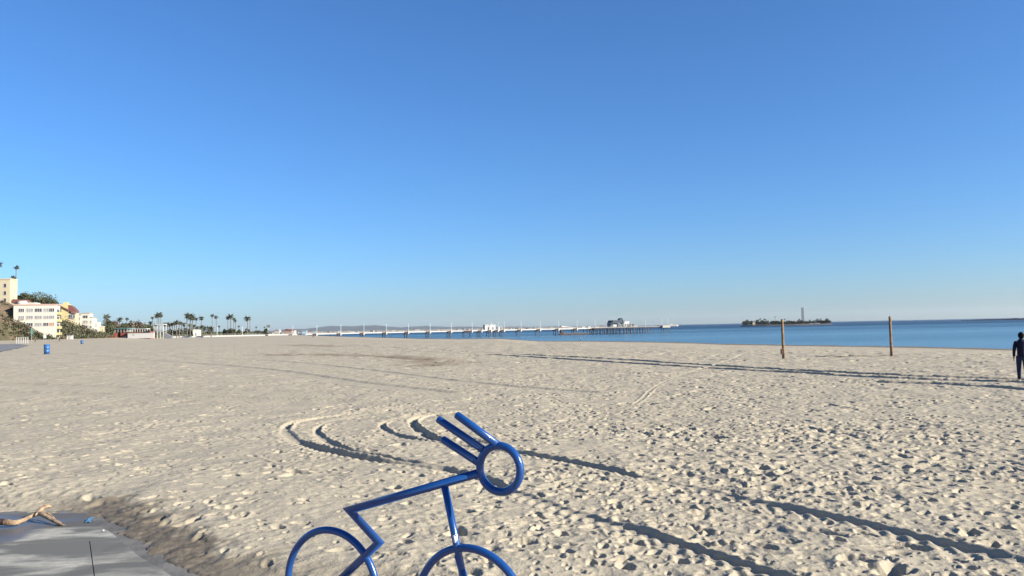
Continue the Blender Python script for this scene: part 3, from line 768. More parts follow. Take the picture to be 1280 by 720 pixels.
def palm(px_, py_top, Y_, label, zbase=0, size=1., trunk=.20, group='palms along the far promenade', k=None, pybase=None, skirted=True):
    size *= .86; p = W(px_, py_top+2, Y_); k = rng.randrange(4) if k is None else k
    top = p.z; H_ = top-zbase
    o = empty('palm_tree', (p.x, p.y, zbase), rng.uniform(0,6.28), label, 'palm tree', group)
    bend = rng.uniform(-.25,.25)
    MB().tube([(0,0,-.5),(bend*.4,0,H_*.35),(bend,0,H_*.7),(bend*.6,0,H_)], [trunk*1.5,trunk*1.1,trunk,trunk*.9], 8).build('trunk', pbark, o)
    c_ = PK[k].copy(); C.objects.link(c_); c_.parent = o; c_.location = (bend*.6,0,H_); c_.scale = (size,)*3
    if skirted:
        s_ = sk_mb.copy(); C.objects.link(s_); s_.parent = o; s_.location = (bend*.6,0,H_); s_.scale = (size*.9,)*3
    return o

# ------------------------------------------------------------------ bluff at the left
def hill(cols, name, mt, nsub=10, rows=14, seed=3):
    # cols: px, base_py, base_depth, top_py, top_depth
    mb_ = MB(); P0 = []
    cc = []
    for i in range(len(cols)-1):
        for t in range(nsub):
            cc.append([cols[i][k]+(cols[i+1][k]-cols[i][k])*t/nsub for k in range(5)])
    cc.append(list(cols[-1]))
    V_ = []
    for ci_, (p_, by, bd, ty, td) in enumerate(cc):
        b_ = W(p_, by, bd); t_ = W(p_, ty, td)
        for j in range(rows+4):
            if j == 0: q_ = Vector((b_.x, b_.y-6, b_.z-3))
            elif j <= rows:
                f = (j-1)/(rows-1); q_ = b_.lerp(t_, f); q_.z = b_.z+(t_.z-b_.z)*(f**.85)
            else: q_ = t_+Vector((-.45,1,0))*(12*(j-rows)) + Vector((0,0,-.1*(j-rows)))
            if j: q_.z += .7*math.sin(ci_*.9+j*1.3+seed)*.5+rng.uniform(-.3,.3)
            V_.append(tuple(q_))
    R_ = rows+4
    mb_.add(V_, [(i*R_+j, (i+1)*R_+j, (i+1)*R_+j+1, i*R_+j+1) for i in range(len(cc)-1) for j in range(R_-1)])
    o = mb_.build(name, mt, None, True); return o, cc
hm_ = mat('hillside_scrub', (.080,.090,.045), .95, .35, .10, bump=1, bscale=1.2, col2=(.15,.105,.075), spec=.1)
gh = mat('hillside_green', (.05,.075,.03), .9, .4, .1, col2=(.08,.10,.045), spec=.1)
h1, c1 = hill([(-420,470,150,330,190),(-200,440,230,350,270),(-60,431,330,368,362),(0,428.6,375,376,402),(16,427.8,385,383,404),(28,427.4,388,394,400),(42,427,392,408,402),(56,426.6,396,416,404),(72,426,400,421,406)], 'hillside', hm_)
tag(h1, kind='structure')
h2, c2 = hill([(60,425.5,410,416,425),(72,425,412,400,440),(82,424.6,415,399,445),(94,424,420,405,450),(106,423.6,430,412,452),(118,423.2,440,417,455),(134,422.8,455,419.5,470)], 'hillside', hm_, seed=9)
tag(h2, kind='structure')
h3, c3 = hill([(-500,400,420,340,470),(-100,400,440,372,480),(20,400,450,384,480),(70,405,470,392,520),(120,415,520,408,600),(180,420,640,415,760),(330,419,1200,414.5,1500)], 'hillside', gh, seed=5)
tag(h3, kind='structure')
# shrubs that cover the bluff
def cover(cc, n, name, mt, size, lab, seed, fr=(0,1)):
    rn = random.Random(seed); mb_ = MB()
    for i in range(n):
        k = rn.random()**.7*(len(cc)-1); i0 = min(int(k), len(cc)-2); t = k-i0
        p_, by, bd, ty, td = [cc[i0][q_]+(cc[i0+1][q_]-cc[i0][q_])*t for q_ in range(5)]
        if p_ < -60: continue
        f = rn.uniform(*fr); b_ = W(p_, by, bd); tt = W(p_, ty, td); q_ = b_.lerp(tt, f); q_.z = b_.z+(tt.z-b_.z)*(f**.85)
        s_ = rn.uniform(.5,1.4)*size
        for m__ in range(22):
            d = Vector((rn.gauss(0,.6), rn.gauss(0,.6), abs(rn.gauss(0,.5))))*s_
            c = q_+d; nn = Vector((rn.gauss(0,1), rn.gauss(0,1), rn.gauss(0,1)+.5)).normalized(); u = nn.orthogonal().normalized()*rn.uniform(.2,.45); v = nn.cross(u)
            mb_.add([c-u, c-v, c+u, c+v], [(0,1,2,3)])
    o = mb_.build(name, mt); tag(o, kind='stuff'); return o
cover(c1, 190, 'slope_ground_cover', leafm, 1.3, '', 1, (0,.62))
cover(c1, 200, 'dry_slope_scrub', leafb, 1.2, '', 2, (.35,1))
cover(c2, 380, 'slope_shrubbery', leafm, 1.5, '', 3)
cover(c2, 160, 'dry_slope_shrubbery', leafb, 1.5, '', 4)

# ------------------------------------------------------------------ houses
glass = mat('dark_window_glass', (.06,.065,.08), .15, .3, .4)
glass2 = mat('curtained_glass', (.28,.27,.27), .3, .25, .4)
white = mat('white_stucco', (.56,.52,.44), .85, .06, .3)
cream = mat('cream_stucco', (.54,.46,.31), .85, .06, .3)
yellow = mat('yellow_stucco_and_sun', (.56,.46,.22), .85, .06, .3)
redroof = mat('red_tile_roof', (.17,.065,.055), .8, .25, 1)
redwall = mat('maroon_wall', (.28,.05,.07), .8, .15, 1)
trim = mat('white_trim', (.62,.60,.56), .6, .05)
orange = mat('orange_blind', (.40,.20,.12), .8, .1)
brick = mat('red_brown_wall', (.30,.085,.055), .85, .15, .6)
teal = mat('teal_roof', (.10,.22,.20), .5, .15, 1)
grey = mat('grey_paint', (.30,.31,.33), .6, .1)
def frame_at(pxl, pxr, depth, yaw):
    """local x runs right along the front, local y goes back; returns root location, width"""
    p = W(pxl, 420, depth); t = (pxl-640)/1000
    k = 1/1000.
    # width so that the front's right corner lands at pxr
    a = (pxr-640)/1000; c, s_ = math.cos(yaw), math.sin(yaw)
    wdt = (a*p.y-p.x)/(c-a*s_)
    return p, wdt
def window(root, x0, x1, z0, z1, y=0, mt=glass, frame=trim, mull=1):
    d = .1
    fr = MB().box(x0-.12,x1+.12,y-d-.05,y-d+.02,z0-.14,z0).box(x0-.12,x1+.12,y-d-.05,y-d+.02,z1,z1+.12).box(x0-.12,x0,y-d-.05,y-d+.02,z0,z1).box(x1,x1+.12,y-d-.05,y-d+.02,z0,z1)
    for m__ in range(mull):
        xm = x0+(x1-x0)*(m__+1)/(mull+1); fr.box(xm-.05,xm+.05,y-d-.045,y-d+.02,z0,z1)
    f = fr.build('window', frame, root)
    MB().box(x0,x1,y-.05,y-.01,z0,z1).build('pane', mt, f)
    return f
# 1 white apartment block
Y_ = 395; yaw = R(20); p, wd = frame_at(16.5, 69.5, Y_, yaw)
zt = zof(20,381.5,Y_); zb = 1.0
ap_ = empty('apartment_block', (p.x,p.y,zb), yaw, 'cream white four storey apartment block with rows of dark windows', 'building')
H_ = zt-zb
MB().box(0,wd,0,11,0,H_).build('wall', white, ap_)
MB().box(-.3,wd+.3,-.3,11.3,H_,H_+.5).build('roof', mat('pink_tile_edge', (.50,.32,.26), .8), ap_)
st_h = H_/4.0
rows_ = [(387.5,4.2,0), (396.5,4.0,0), (405.5,4.0,0), (413.5,3.0,1)]
cols_ = [(.125,.245),(.30,.45),(.50,.66),(.70,.815),(.835,.955)]
for ri, (pyc, hp, low) in enumerate(rows_):
    zc = zof(45,pyc,Y_)-zb; hh = hp*Y_/1000
    for ci_, (f0, f1) in enumerate(cols_):
        if low: continue
        mt = glass if (ri*3+ci_*2) % 4 == 0 else glass2
        if ri == 2 and ci_ == 4: mt = orange
        if ri == 2 and ci_ == 3: mt = glass
        window(ap_, f0*wd, f1*wd, zc-hh/2, zc+hh/2, 0, mt, trim, 2)
for ri, (pyc, hp, low) in enumerate(rows_):
    zc = zof(60,pyc,Y_)-zb
    wv = MB(); wv.box(wd,wd+1.1,1.2,9.5,zc-2.1,zc-1.85).box(wd+1.0,wd+1.1,1.2,9.5,zc-1.85,zc-.9).box(wd,wd+1.1,1.2,1.3,zc-1.85,zc-.9).box(wd,wd+1.1,9.4,9.5,zc-1.85,zc-.9)
    wv.build('balcony', yellow, ap_)  # yellow of the sunlit right side put into the balcony colour
    MB().box(wd+.01,wd+.06,2,8.5,zc-1.8,zc+.5).build('balcony_door', glass, ap_)
# 2 tall cream tower block at far left
Y_ = 425; yaw = R(10); p, wd = frame_at(-34, 11.5, Y_, yaw); zb = 12; zt = zof(5,349,Y_)
tb_ = empty('apartment_tower', (p.x,p.y,zb), yaw, 'tall pale cream apartment tower on the bluff at the left edge', 'building')
H_ = zt-zb; MB().box(0,wd,0,9,0,H_).build('wall', cream, tb_)
MB().box(-.2,wd+.2,-.2,9.2,H_,H_+.6).build('parapet', cream, tb_)
for pyc in (356.5,366,375):
    zc = zof(8,pyc,Y_)-zb
    window(tb_, wd-3.0, wd-1.8, zc-1.0, zc+1.0, 0, glass, trim, 0)
    window(tb_, wd-8.0, wd-5.2, zc-1.0, zc+1.0, 0, mat('pink_blind', (.55,.25,.2), .8), trim, 1)
    window(tb_, wd-14, wd-11, zc-1.0, zc+1.0, 0, glass2, trim, 1)
# 3 low white house with red roof and rounded bay
Y_ = 430; p, wd = frame_at(13.5, 43, Y_, R(12)); zb = zof(20,392,Y_); zt = zof(20,376,Y_)
lh = empty('bluff_house', (p.x,p.y,zb), R(12), 'low white house with red roof and round bay behind the flats', 'house')
H_ = zt-zb; MB().box(0,wd,0,8,0,H_-1).build('wall', white, lh)
MB().tube([(wd*.48,-.5,0),(wd*.48,-.5,H_*.8),(wd*.48,-.5,H_*.98)], [2.6,2.6,2.1], 16).build('bay', white, lh)
MB().prism_y([(-.4,H_-1),(wd*.62,H_-1),(wd*.52,H_+.6),(wd*.08,H_+.9)], -.5, 8.5).build('roof', redroof, lh)
window(lh, wd*.1, wd*.2, H_*.3, H_*.6); window(lh, wd*.7, wd*.85, H_*.25, H_*.5)
# 4 yellow villa with raking red roofs
Y_ = 440; yaw = R(15); p, wd = frame_at(71, 94, Y_, yaw); zb = zof(80,402,Y_)
zz_ = lambda py_: zof(80,py_,Y_)-zb
yv = empty('yellow_villa', (p.x,p.y,zb), yaw, 'yellow villa with maroon wall and red roofs stepping down the slope', 'house')
MB().box(wd*.22,wd*.58,0,7,-3,zz_(380)).build('wall', yellow, yv)
MB().box(wd*.30,wd*.52,1,4,zz_(380),zz_(377.6)).build('chimney', yellow, yv)
MB().box(0,wd*.219,.5,7,-3,zz_(382.5)).build('side_wall', redwall, yv)
MB().box(wd*.581,wd*.98,.4,7,-3,zz_(391)).build('lower_wall', cream, yv)
MB().prism_y([(-.3,zz_(381)),(-.3,zz_(379.5)),(wd*.55,zz_(386)),(wd*1.02,zz_(391.5)),(wd*1.02,zz_(393)),(wd*.55,zz_(387.7))], -.6, -.15).build('roof_edge', redroof, yv)
MB().prism_y([(wd*.585,zz_(386.8)),(wd*.585,zz_(381)),(wd*.8,zz_(383.4)),(wd*1.0,zz_(388.5)),(wd*1.0,zz_(391))], .3, 7).build('roof', redroof, yv)
window(yv, wd*.62, wd*.8, zz_(397.5), zz_(393.5)); window(yv, wd*.84, wd*.95, zz_(398), zz_(394))
# 5 stepped white villas
def villa(pxl, pxr, pyt, pyb, Y_, yaw, lab, wl, steps, rf=None):
    p, wd = frame_at(pxl, pxr, Y_, yaw); mid = (pxl+pxr)/2; zb = zof(mid,pyb,Y_)-3; H_ = zof(mid,pyt,Y_)-zb
    o = empty('white_villa', (p.x,p.y,zb), yaw, lab, 'house', 'villas stepping down the bluff')
    k = 0
    for (f0,f1,h0,h1) in steps:
        MB().box(f0*wd, f1*wd, k*.35, 8, 0, H_*h1).build('wall', wl, o)
        MB().box(f0*wd-.25, f1*wd+.25, k*.35-.3, 8.2, H_*h1, H_*h1+.35).build('roof', rf or trim, o)
        n_ = max(1, int((f1-f0)*wd/3.2)); 
        for i in range(n_):
            xa = f0*wd+(i+.22)*(f1-f0)*wd/n_; xb = f0*wd+(i+.78)*(f1-f0)*wd/n_
            for zz in np.arange(H_*h0, H_*h1-1.6, 2.9): window(o, xa, xb, zz, zz+1.5, k*.35, glass if (i+int(zz))%2 else glass2)
        k += 1
    return o
villa(94,114,391.5,412,450,R(14),'white villa with long flat roof terrace beside the yellow villa', white, [(0,.35,.45,.93),(.35,.85,.3,1.0),(.85,1,.3,.8)], mat('grey_roof', (.35,.33,.32), .8))
villa(109,121,399,417,458,R(14),'middle white villa with small balconies halfway down the bluff', white, [(0,.6,.35,1.0),(.6,1,.35,.82)])
villa(118,128,408.5,418.5,462,R(14),'lowest pale yellow villa at the foot of the bluff', cream, [(0,.5,.45,.85),(.5,1,.45,1.0)])
# big domed tree behind the flats
tree(46,363,455,54,'broad dark dome shaped tree rising behind the white flats', leafm, zbase=12, hfrac=.95, seed=11, n=12000, depth=8, name='dome_tree')
palm(20.6,332,440,'tallest slim palm above the low white house on the bluff', zbase=16, size=1.0, trunk=.22, group='palms on the bluff', k=0)
palm(16.6,345,445,'shorter palm just left of the tallest bluff palm', zbase=16, size=.9, trunk=.2, group='palms on the bluff', k=1)
palm(-1.5,328,440,'palm whose crown is cut by the left picture edge', zbase=16, size=1.1, trunk=.22, group='palms on the bluff', k=2)
# lot path and small things at the bluff foot
pth = [GT(*q_) for q_ in ((-200,452),(0,440.5),(22,436),(36,432),(24,430.2),(0,430.6),(-80,433),(-200,436))]
pm = MB().add([(q_.x,q_.y,q_.z+.10) for q_ in pth], [tuple(range(len(pth)))][::1]); 
tag(pm.build('path', mat('asphalt_path', (.17,.17,.17), .9, .15, .2)), kind='structure')
# fenced enclosure
g_ = GT(20.5,429.6)
en = empty('fenced_enclosure', g_, R(10), 'pale wire fenced enclosure at the foot of the bluff', 'fence')
wE = 13*g_.y/1000; hE = 8*g_.y/1000
MB().box(0,wE,0,.12,hE-.15,hE).box(0,wE,0,.12,0,.15).build('rail', grey, en)
for i in range(6): MB().box(i*wE/5-.08,i*wE/5+.08,-.02,.14,0,hE).build('post', trim, en)
fb = MB()
for i in range(int(wE/.35)): fb.box(i*.35+.1,i*.35+.15,.04,.07,.1,hE-.1)
fb.build('wire', grey, en)
# banner, kiosk, white block
g_ = GT(39.5,428.4); k = g_.y/1000
bn = empty('banner_sign', (g_.x,g_.y,g_.z), R(15), 'green banner on a pole in front of the bluff', 'sign')
MB().tube([(0,0,0),(0,0,zof(39.5,409.5,g_.y)-g_.z)], .08, 8).build('pole', grey, bn)
MB().box(-1.2*k,1.6*k,-.04,.04,zof(39.5,418,g_.y)-g_.z,zof(39.5,410.5,g_.y)-g_.z).build('banner', mat('green_banner', (.07,.22,.17), .7), bn)
g_ = GT(56,427.6); k = g_.y/1000
nb_ = empty('notice_board', (g_.x,g_.y,g_.z), R(15), 'white notice board below the middle of the white flats', 'sign')
MB().box(-1.6*k,1.6*k,-.05,.05,5*k,9.5*k).build('panel', trim, nb_)
for s_ in (-1,1): MB().box(s_*1.3*k-.06,s_*1.3*k+.06,-.03,.03,0,5*k).build('leg', grey, nb_)
g_ = GT(86.5,424.3); k = g_.y/1000
kb = empty('utility_hut', (g_.x,g_.y,g_.z), R(15), 'small pale utility hut at the bluff foot below yellow villa', 'hut')
MB().box(-2.8*k,2.8*k,0,3,0,4.6*k).build('wall', mat('pale_plaster', (.5,.48,.44), .85), kb); MB().box(-3.1*k,3.1*k,-.3,3.3,4.6*k,5.2*k).build('roof', grey, kb)
MB().box(-.6*k,.6*k,-.05,-.01,0,3*k).build('door', glass2, kb)

# ------------------------------------------------------------------ red pavilion, white wall, tower
Y_ = 500; p, wd = frame_at(132.5, 159.5, Y_, 0); zb = .0; k = Y_/1000
Z = lambda px_, py_: zof(px_, py_, Y_)-zb
rp = empty('beach_pavilion', (p.x,p.y,zb), 0, 'red brown two level beach pavilion with teal roof', 'building')
MB().box(0,wd*.48,0,10,-1,Z(140,415.5)).build('wall', brick, rp)
MB().box(wd*.48,wd*.66,2,10,-1,Z(150,415.3)).build('recess_wall', mat('dark_maroon', (.07,.02,.035), .8), rp)
MB().box(wd*.66,wd,0,10,-1,Z(155,415.3)).build('wall', brick, rp)
MB().box(-.6,wd*1.0,-.8,10,Z(145,411.2),Z(145,410.2)).build('roof', teal, rp)
for i in range(8): MB().box(wd*(i/7.3)+.05,wd*(i/7.3)+.25,-.5,-.3,Z(145,415.4),Z(145,411.2)).build('post', trim, rp)
MB().box(.5,wd*.9,2.5,9,Z(145,415.3),Z(145,411.3)).build('upper_wall', mat('grey_green_wall', (.16,.18,.16), .8), rp)
stp = MB()
for i in range(8): stp.box(wd*(.72+.026*i),wd*(.72+.026*(i+1)),-1.6,-.1,0,.3*(i+1)*.8)
stp.build('stairs', mat('pale_stairs', (.5,.45,.38), .8), rp)
Y_ = 490; p, wd = frame_at(159, 178, Y_, 0); Z = lambda px_, py_: zof(px_, py_, Y_)
dk = empty('roof_terrace', (p.x,p.y+3,0), 0, 'red roofed terrace cafe behind the long white wall', 'building')
MB().box(0,wd*1.25,0,8,-1,Z(170,415.6)).build('wall', brick, dk)
MB().box(-.2,wd*1.25+.2,-.3,8,Z(170,415.6),Z(170,414.9)).build('roof', mat('terrace_red', (.35,.12,.09), .8), dk)
for i in range(9): MB().box(wd*.16*i,wd*.16*i+.3,.2,.45,Z(170,414.9),Z(170,411.5)).build('post', trim, dk)
MB().box(0,wd,1.5,7,Z(170,411.5),Z(170,410.6)).build('canopy', mat('pale_canopy', (.45,.47,.46), .7), dk)
p, wd = frame_at(159.6, 192, 484, 0); z0 = ground_z(p.x,p.y)
ww = empty('white_wall', (p.x,p.y,z0-.3), 0, 'long bright white low wall standing on the sand below the terrace', 'wall')
hW = zof(175,416.6,484)-z0+.3
MB().box(0,wd,0,.6,0,hW).build('wall_face', mat('bright_white', (.66,.64,.60), .7, .04), ww); MB().box(-.1,wd+.1,-.08,.68,hW,hW+.18).build('coping', trim, ww)
MB().box(wd*.18,wd*.26,-.06,-.01,hW*.62,hW*.78).build('sign_plate', grey, ww)
# white frame lookout tower with ramp
Y_ = 486; k = Y_/1000; p = W(192.5,420,Y_)
lt = empty('lookout_tower', (p.x,p.y,0), 0, 'white open frame lookout tower with stairs and grey ramp', 'tower')
Z = lambda py_: zof(197,py_,Y_); wT = 11.5*k
for fx in (0,.36,.7,1.):
    for fy in (0,4): MB().box(fx*wT-.13,fx*wT+.13,fy-.13,fy+.13,-.5,Z(405.8)).build('post', trim, lt)
MB().box(-.4,wT+.4,-.4,4.4,Z(406),Z(405.2)).build('roof', trim, lt)
MB().box(0,wT,-.2,4.2,Z(413.6),Z(413)).build('platform', grey, lt)
MB().box(0,wT,-.14,-.06,Z(411.4),Z(411)).box(0,wT,-.14,-.06,Z(409.4),Z(409)).build('railing', trim, lt)
br_ = MB()
for i in range(6):
    a = wT*.36+(wT*.34)*(i%2); b = wT*.36+(wT*.34)*((i+1)%2)
    br_.tube([(a,0,Z(420)+i*2*k),(b,0,Z(420)+(i+1)*2*k)], .09, 6)
br_.build('stairs', grey, lt)
MB().prism_y([(wT,0),(wT,Z(415.5)),(wT*1.9,Z(421.5)),(wT*1.9,0)], 1, 3).build('ramp', mat('grey_ramp', (.22,.22,.24), .8), lt)

# ------------------------------------------------------------------ trees and palms along the promenade
tl = [(134,396,470,17,leafm,'leafy tree with a palm like top left of the pavilion'),(125,408,480,14,leafm,'small dark tree just right of the lowest villa'),
 (143,398.5,520,17,leafb,'brownish tree standing directly behind the pavilion'),(154,402,525,16,leafm,'dark green tree behind the right end of the pavilion'),
 (163,401.5,530,13,leafb,'narrow olive tree between pavilion and terrace'),(173,399.5,540,26,leafb,'wide olive brown tree dome behind the terrace'),
 (184,404,535,18,leafm,'dark green sloping tree just left of the lookout tower'),(191,409,535,9,leafm,'low dark tree against the lookout tower')]
for (a,b,c_,d,e,lab) in tl: tree(a,b,c_,d,lab,e,zbase=-.5,hfrac=.95,n=2600,depth=d*c_/2400)
pl_ = [(133.8,393.5,500,'bushy palm top poking over the trees left of the pavilion',1.5),(149.5,397.5,530,'palm head above the trees behind the pavilion',1.15),(159,396.5,560,'small lone palm above the gap between olive trees',.9),
 (163.5,399.5,560,'little palm left of the wide olive dome',.7),
 (191,395,620,'small palm left of the tall pair over the tower',.9),(196.3,392.5,600,'left palm of the tall trio over the lookout tower',1.15),(198.6,391,605,'middle and highest palm of the trio over the tower',1.35),(201,392.5,600,'right palm of the tall trio over the tower',1.1),
 (188.2,401.5,610,'low spreading palm behind the lookout tower, left side',1.1),(193.5,404,600,'low palm right above the lookout tower roof',1.0),
 (234,392.5,600,'tall dark palm, left of the thick trio',1.5),(237.6,393,600,'tall dark palm, middle of the thick trio',1.7),(240.8,395,600,'tall dark palm, right of the thick trio',1.3),
 (245.2,396.7,640,'thin palm just right of the thick trio',.9),(251.8,395.5,640,'single thin palm left of the white pier kiosk',1.15),
 (265.2,392.5,650,'highest thin palm right of the white pier kiosk',.9),(270.4,394,640,'thin palm beside the highest one with darker head',1.2),(274,406,650,'short small palm leaning near the promenade',.7),
 (284.8,395.2,640,'left palm of a close group of four on promenade',1.1),(288.4,393.2,640,'tallest palm of a close group of four',1.5),(292.2,396.5,650,'third palm of a close group of four',1.1),(294.3,399,650,'rightmost faint palm of a close group of four',.7),
 (309.4,396,640,'lone dark flat topped palm right of the group of four',1.5),(312.2,397,680,'faint thin palm behind the flat topped lone one',.6),
 (298.5,406,700,'short palm stub between group and lone palm',.6),(320,407,720,'faint far palm right of the lone palm',.5),(330.5,407,700,'thin small palm left of the dark stump palm',.6),(335,405.5,620,'shaggy dark palm with low skirt by the white pier wall',1.0)]
for (a,b,c_,lab,s_) in pl_: palm(a,b,c_,lab,zbase=-.3,size=s_,trunk=.28 if s_ > 1.2 else .2)
lowp = [(206.5,403.5),(209.5,402.5),(212.5,404),(215.5,403),(218.5,401.8),(221,400.8),(224,401.5),(227,402),(230,403.5),(237,404),(242,405),(246,407.5),(252,407),(256,408.5),(261,408),(264,409)]
for i, (a,b) in enumerate(lowp):
    palm(a,b,600+rng.uniform(-20,30),'short shaggy palm, %s from the left in the low row before the pier' % ordinal(i),zbase=-.3,size=1.15,trunk=.3,group='short palms in the low row')
bl_ = [(283,410,650,9),(289,411,640,11),(299,412,660,8),(310,411,650,8),(325,413,680,12),(334,411,615,7),(212,411,605,14),(224,410,605,14),(235,409,610,14),(258,412,620,16),(245,412,615,12)]
for i, (a,b,c_,d) in enumerate(bl_):
    tree(a,b,c_,d,'low dark bush, %s from the left along the promenade' % ordinal(sorted(q_[0] for q_ in bl_).index(a)),leafm,zbase=-.6,hfrac=.95,n=500,group='low bushes on the promenade',name='bush')['category'] = 'bush'

# ------------------------------------------------------------------ pier
pierw = mat('pier_concrete_white', (.66,.64,.58), .8, .08, .3)
pierd = mat('pier_dark_timber', (.075,.055,.05), .9, .3, .8)
pile = mat('pier_pile', (.12,.11,.11), .9, .3, .8)
A = W(205,420,596); Bq = W(826,410,690); A.z = 0; Bq.z = 0
pd = (Bq-A).normalized(); pn = Vector((-pd.y, pd.x, 0))            # pn points away from camera
pang = math.atan2(pd.y, pd.x)
def along_px(q_, off=0):                                                   # metres along the pier where the sight line of column q_ crosses it
    a = math.tan(math.atan((q_-640)/1000)); return (a*(A.y+pn.y*off)-(A.x+pn.x*off))/(pd.x-a*pd.y)
pier = empty('pier', A, pang, 'long white beam fishing pier on piles reaching out over the sea', 'pier')
DZ = 1.0; PW = 7.5; Lp = along_px(826)
MB().box(0,Lp,0,PW,DZ-.25,DZ).build('deck', pierw, pier)
xb0 = along_px(752)
MB().box(0,xb0,-.05,.35,DZ-.95,DZ-.26).box(0,xb0,PW-.35,PW+.05,DZ-.95,DZ-.26).build('beam', pierw, pier)
MB().box(xb0,Lp,-.05,.35,DZ-.95,DZ-.26).build('beam', pierd, pier)
def railing(mb_, x0, x1, y):
    mb_.box(x0,x1,y-.04,y+.04,DZ+1.0,DZ+1.1); mb_.box(x0,x1,y-.03,y+.03,DZ+.5,DZ+.56)
    n_ = int((x1-x0)/2.5)
    for i in range(n_+1): mb_.box(x0+i*2.5-.05,x0+i*2.5+.05,y-.05,y+.05,DZ,DZ+1.0)
rl = MB(); railing(rl,0,Lp,.1); rl.build('railing', mat('rail_cream', (.42,.40,.35), .7), pier)
rl = MB(); railing(rl,0,Lp,PW-.1); rl.build('railing', MATS['rail_cream'], pier)
bents = [237,270.5,302,334,365,395,425,453.8,482,509.5,536.5,563,589,601,613,621.5,629,650,674,697,720,742.5]
for i, b_ in enumerate(bents):
    xc = along_px(b_); hw_ = 1.3 if b_ != 589 else 3.2
    if i == 0: hw_ = 1.3
    bt = MB().box(xc-2*hw_-.2,xc-.2,-.45,PW+.45,DZ-1.9,DZ-.27).build('bent_cap', pierd, pier)
    MB().box(xc-.2,xc+.7,-.6,.1,DZ-2.0,DZ+.2).build('abutment', pierw, pier)
    for fy in (.3,PW-.3):
        for fx in ((-2*hw_+.2, -.6)):
            bow = MB().tube([(xc+fx,fy,DZ-1.9),(xc+fx+rng.uniform(-.2,.2),fy,-8)], .24, 8)
            bow.build('pile', pile, bt)
# platform with buildings at the seaward end
x0 = along_px(752); x1 = along_px(804)
MB().box(x0,x1,PW+.01,PW+30,DZ-.5,DZ-.02).box(x0-10,x1,-3,-.5,DZ-.9,DZ-.3).build('platform', pierd, pier)
n_ = 0
for i in range(19):
    xx = x0-14+(x1-x0+16)*i/18
    for yy in (-2.5, 8, 19):
        if yy > 8 and xx < x0: continue
        MB().tube([(xx+rng.uniform(-.5,.5),yy,DZ-.5),(xx+rng.uniform(-.5,.5),yy,-8)], .26, 7).build('pile', pile, pier); n_ += 1
for q_ in (806,809.5,813,826,829,832,835):
    xx = along_px(q_); MB().tube([(xx,1,DZ-.5),(xx,1,-8)], .26, 7).build('pile', pile, pier)
eb = MB().box(along_px(826),along_px(835.5),-2,PW+3,DZ-1.2,DZ+.8).build('end_platform', mat('pale_end_block', (.50,.46,.38), .8), pier)
# dark landing stage under the pier
xs0 = along_px(696); xs1 = along_px(730)
ls = empty('landing_stage', A+pd*xs0+pn*(-6)+Vector((0,0,WATER)), pang, 'dark floating landing stage beneath the pier', 'landing stage')
MB().box(0,xs1-xs0,0,4,-.4,1.0).build('float', pierd, ls); MB().box(0,xs1-xs0,0,.2,1.0,1.7).build('kerb_rail', pile, ls)
gw = MB().box(1,3,-.2,3,1,4.2); gw.build('gangway_post', pierd, ls)
# restaurant on the platform
def on_pier(q_, off): return A+pd*along_px(q_, off)+pn*off+Vector((0,0,DZ))
rs_ = on_pier(762, 9); kk = .68
rt_ = empty('pier_restaurant', rs_, pang, 'blue grey pier restaurant with flat dark roof and turret', 'building')
u = lambda q_: along_px(q_,9)-along_px(762,9)
zr = lambda py_: zof(770,py_,rs_.y)-DZ
mat('white_clapboard', (.58,.58,.55), .7, .05)
MB().box(u(762.5),u(771),0,10,0,zr(404.0)).build('wall', mat('blue_grey_wall', (.10,.125,.16), .7), rt_)
MB().box(u(765.4),u(770.4),-.12,-.02,.4,zr(405.6)).build('panel', MATS['white_clapboard'], rt_)
MB().box(u(771),u(779),-.8,11,0,zr(404.6)).build('wall', mat('blue_grey_wall', (.12,.15,.20), .7), rt_)
MB().box(u(779.2),u(785.6),.4,10,1.2,zr(402.2)).build('wall', MATS['white_clapboard'], rt_)
MB().box(u(762.5),u(779),-1.5,11.5,zr(403.8),zr(402.8)).box(u(764.5),u(779),-1.3,11,zr(402.8),zr(400.3)).build('roof', mat('dark_blue_roof', (.05,.07,.09), .7), rt_)
MB().box(u(774),u(778),1,5,zr(400.6),zr(398.8)).build('turret', MATS['blue_grey_wall'], rt_)
MB().prism_y([(u(773.2),zr(398.8)),(u(778.8),zr(398.8)),(u(776),zr(397.6))], .5, 5.5).build('turret_roof', MATS['dark_blue_roof'], rt_)
MB().box(u(779),u(786.3),.2,10.2,zr(402.4),zr(401.8)).build('parapet', trim, rt_)
for (a,b,c_,d,y_) in ((765,769,409.2,406.3,0),(772.5,774,409,405.6,-.8),(775.2,777.5,409,405.6,-.8),(780.5,782,407.5,405.0,.4),(783.2,785,407.5,405.0,.4)):
    window(rt_, u(a), u(b), zr(c_), zr(d), y_, glass, trim, 1)
sg = empty('storage_shed', on_pier(786.6, 9), pang, 'low grey shed to the right of the pier restaurant', 'shed')
us = lambda q_: along_px(q_,9)-along_px(786.6,9)
MB().box(.3,us(795.5),0,8,0,zr(405.4)).build('wall', mat('shed_grey', (.24,.26,.29), .7), sg); MB().box(.2,us(795.8),-.3,8.3,zr(405.4),zr(404.9)).build('roof', grey, sg)
MB().box(us(789),us(791),-.06,-.01,0,2.2).build('door', glass, sg)
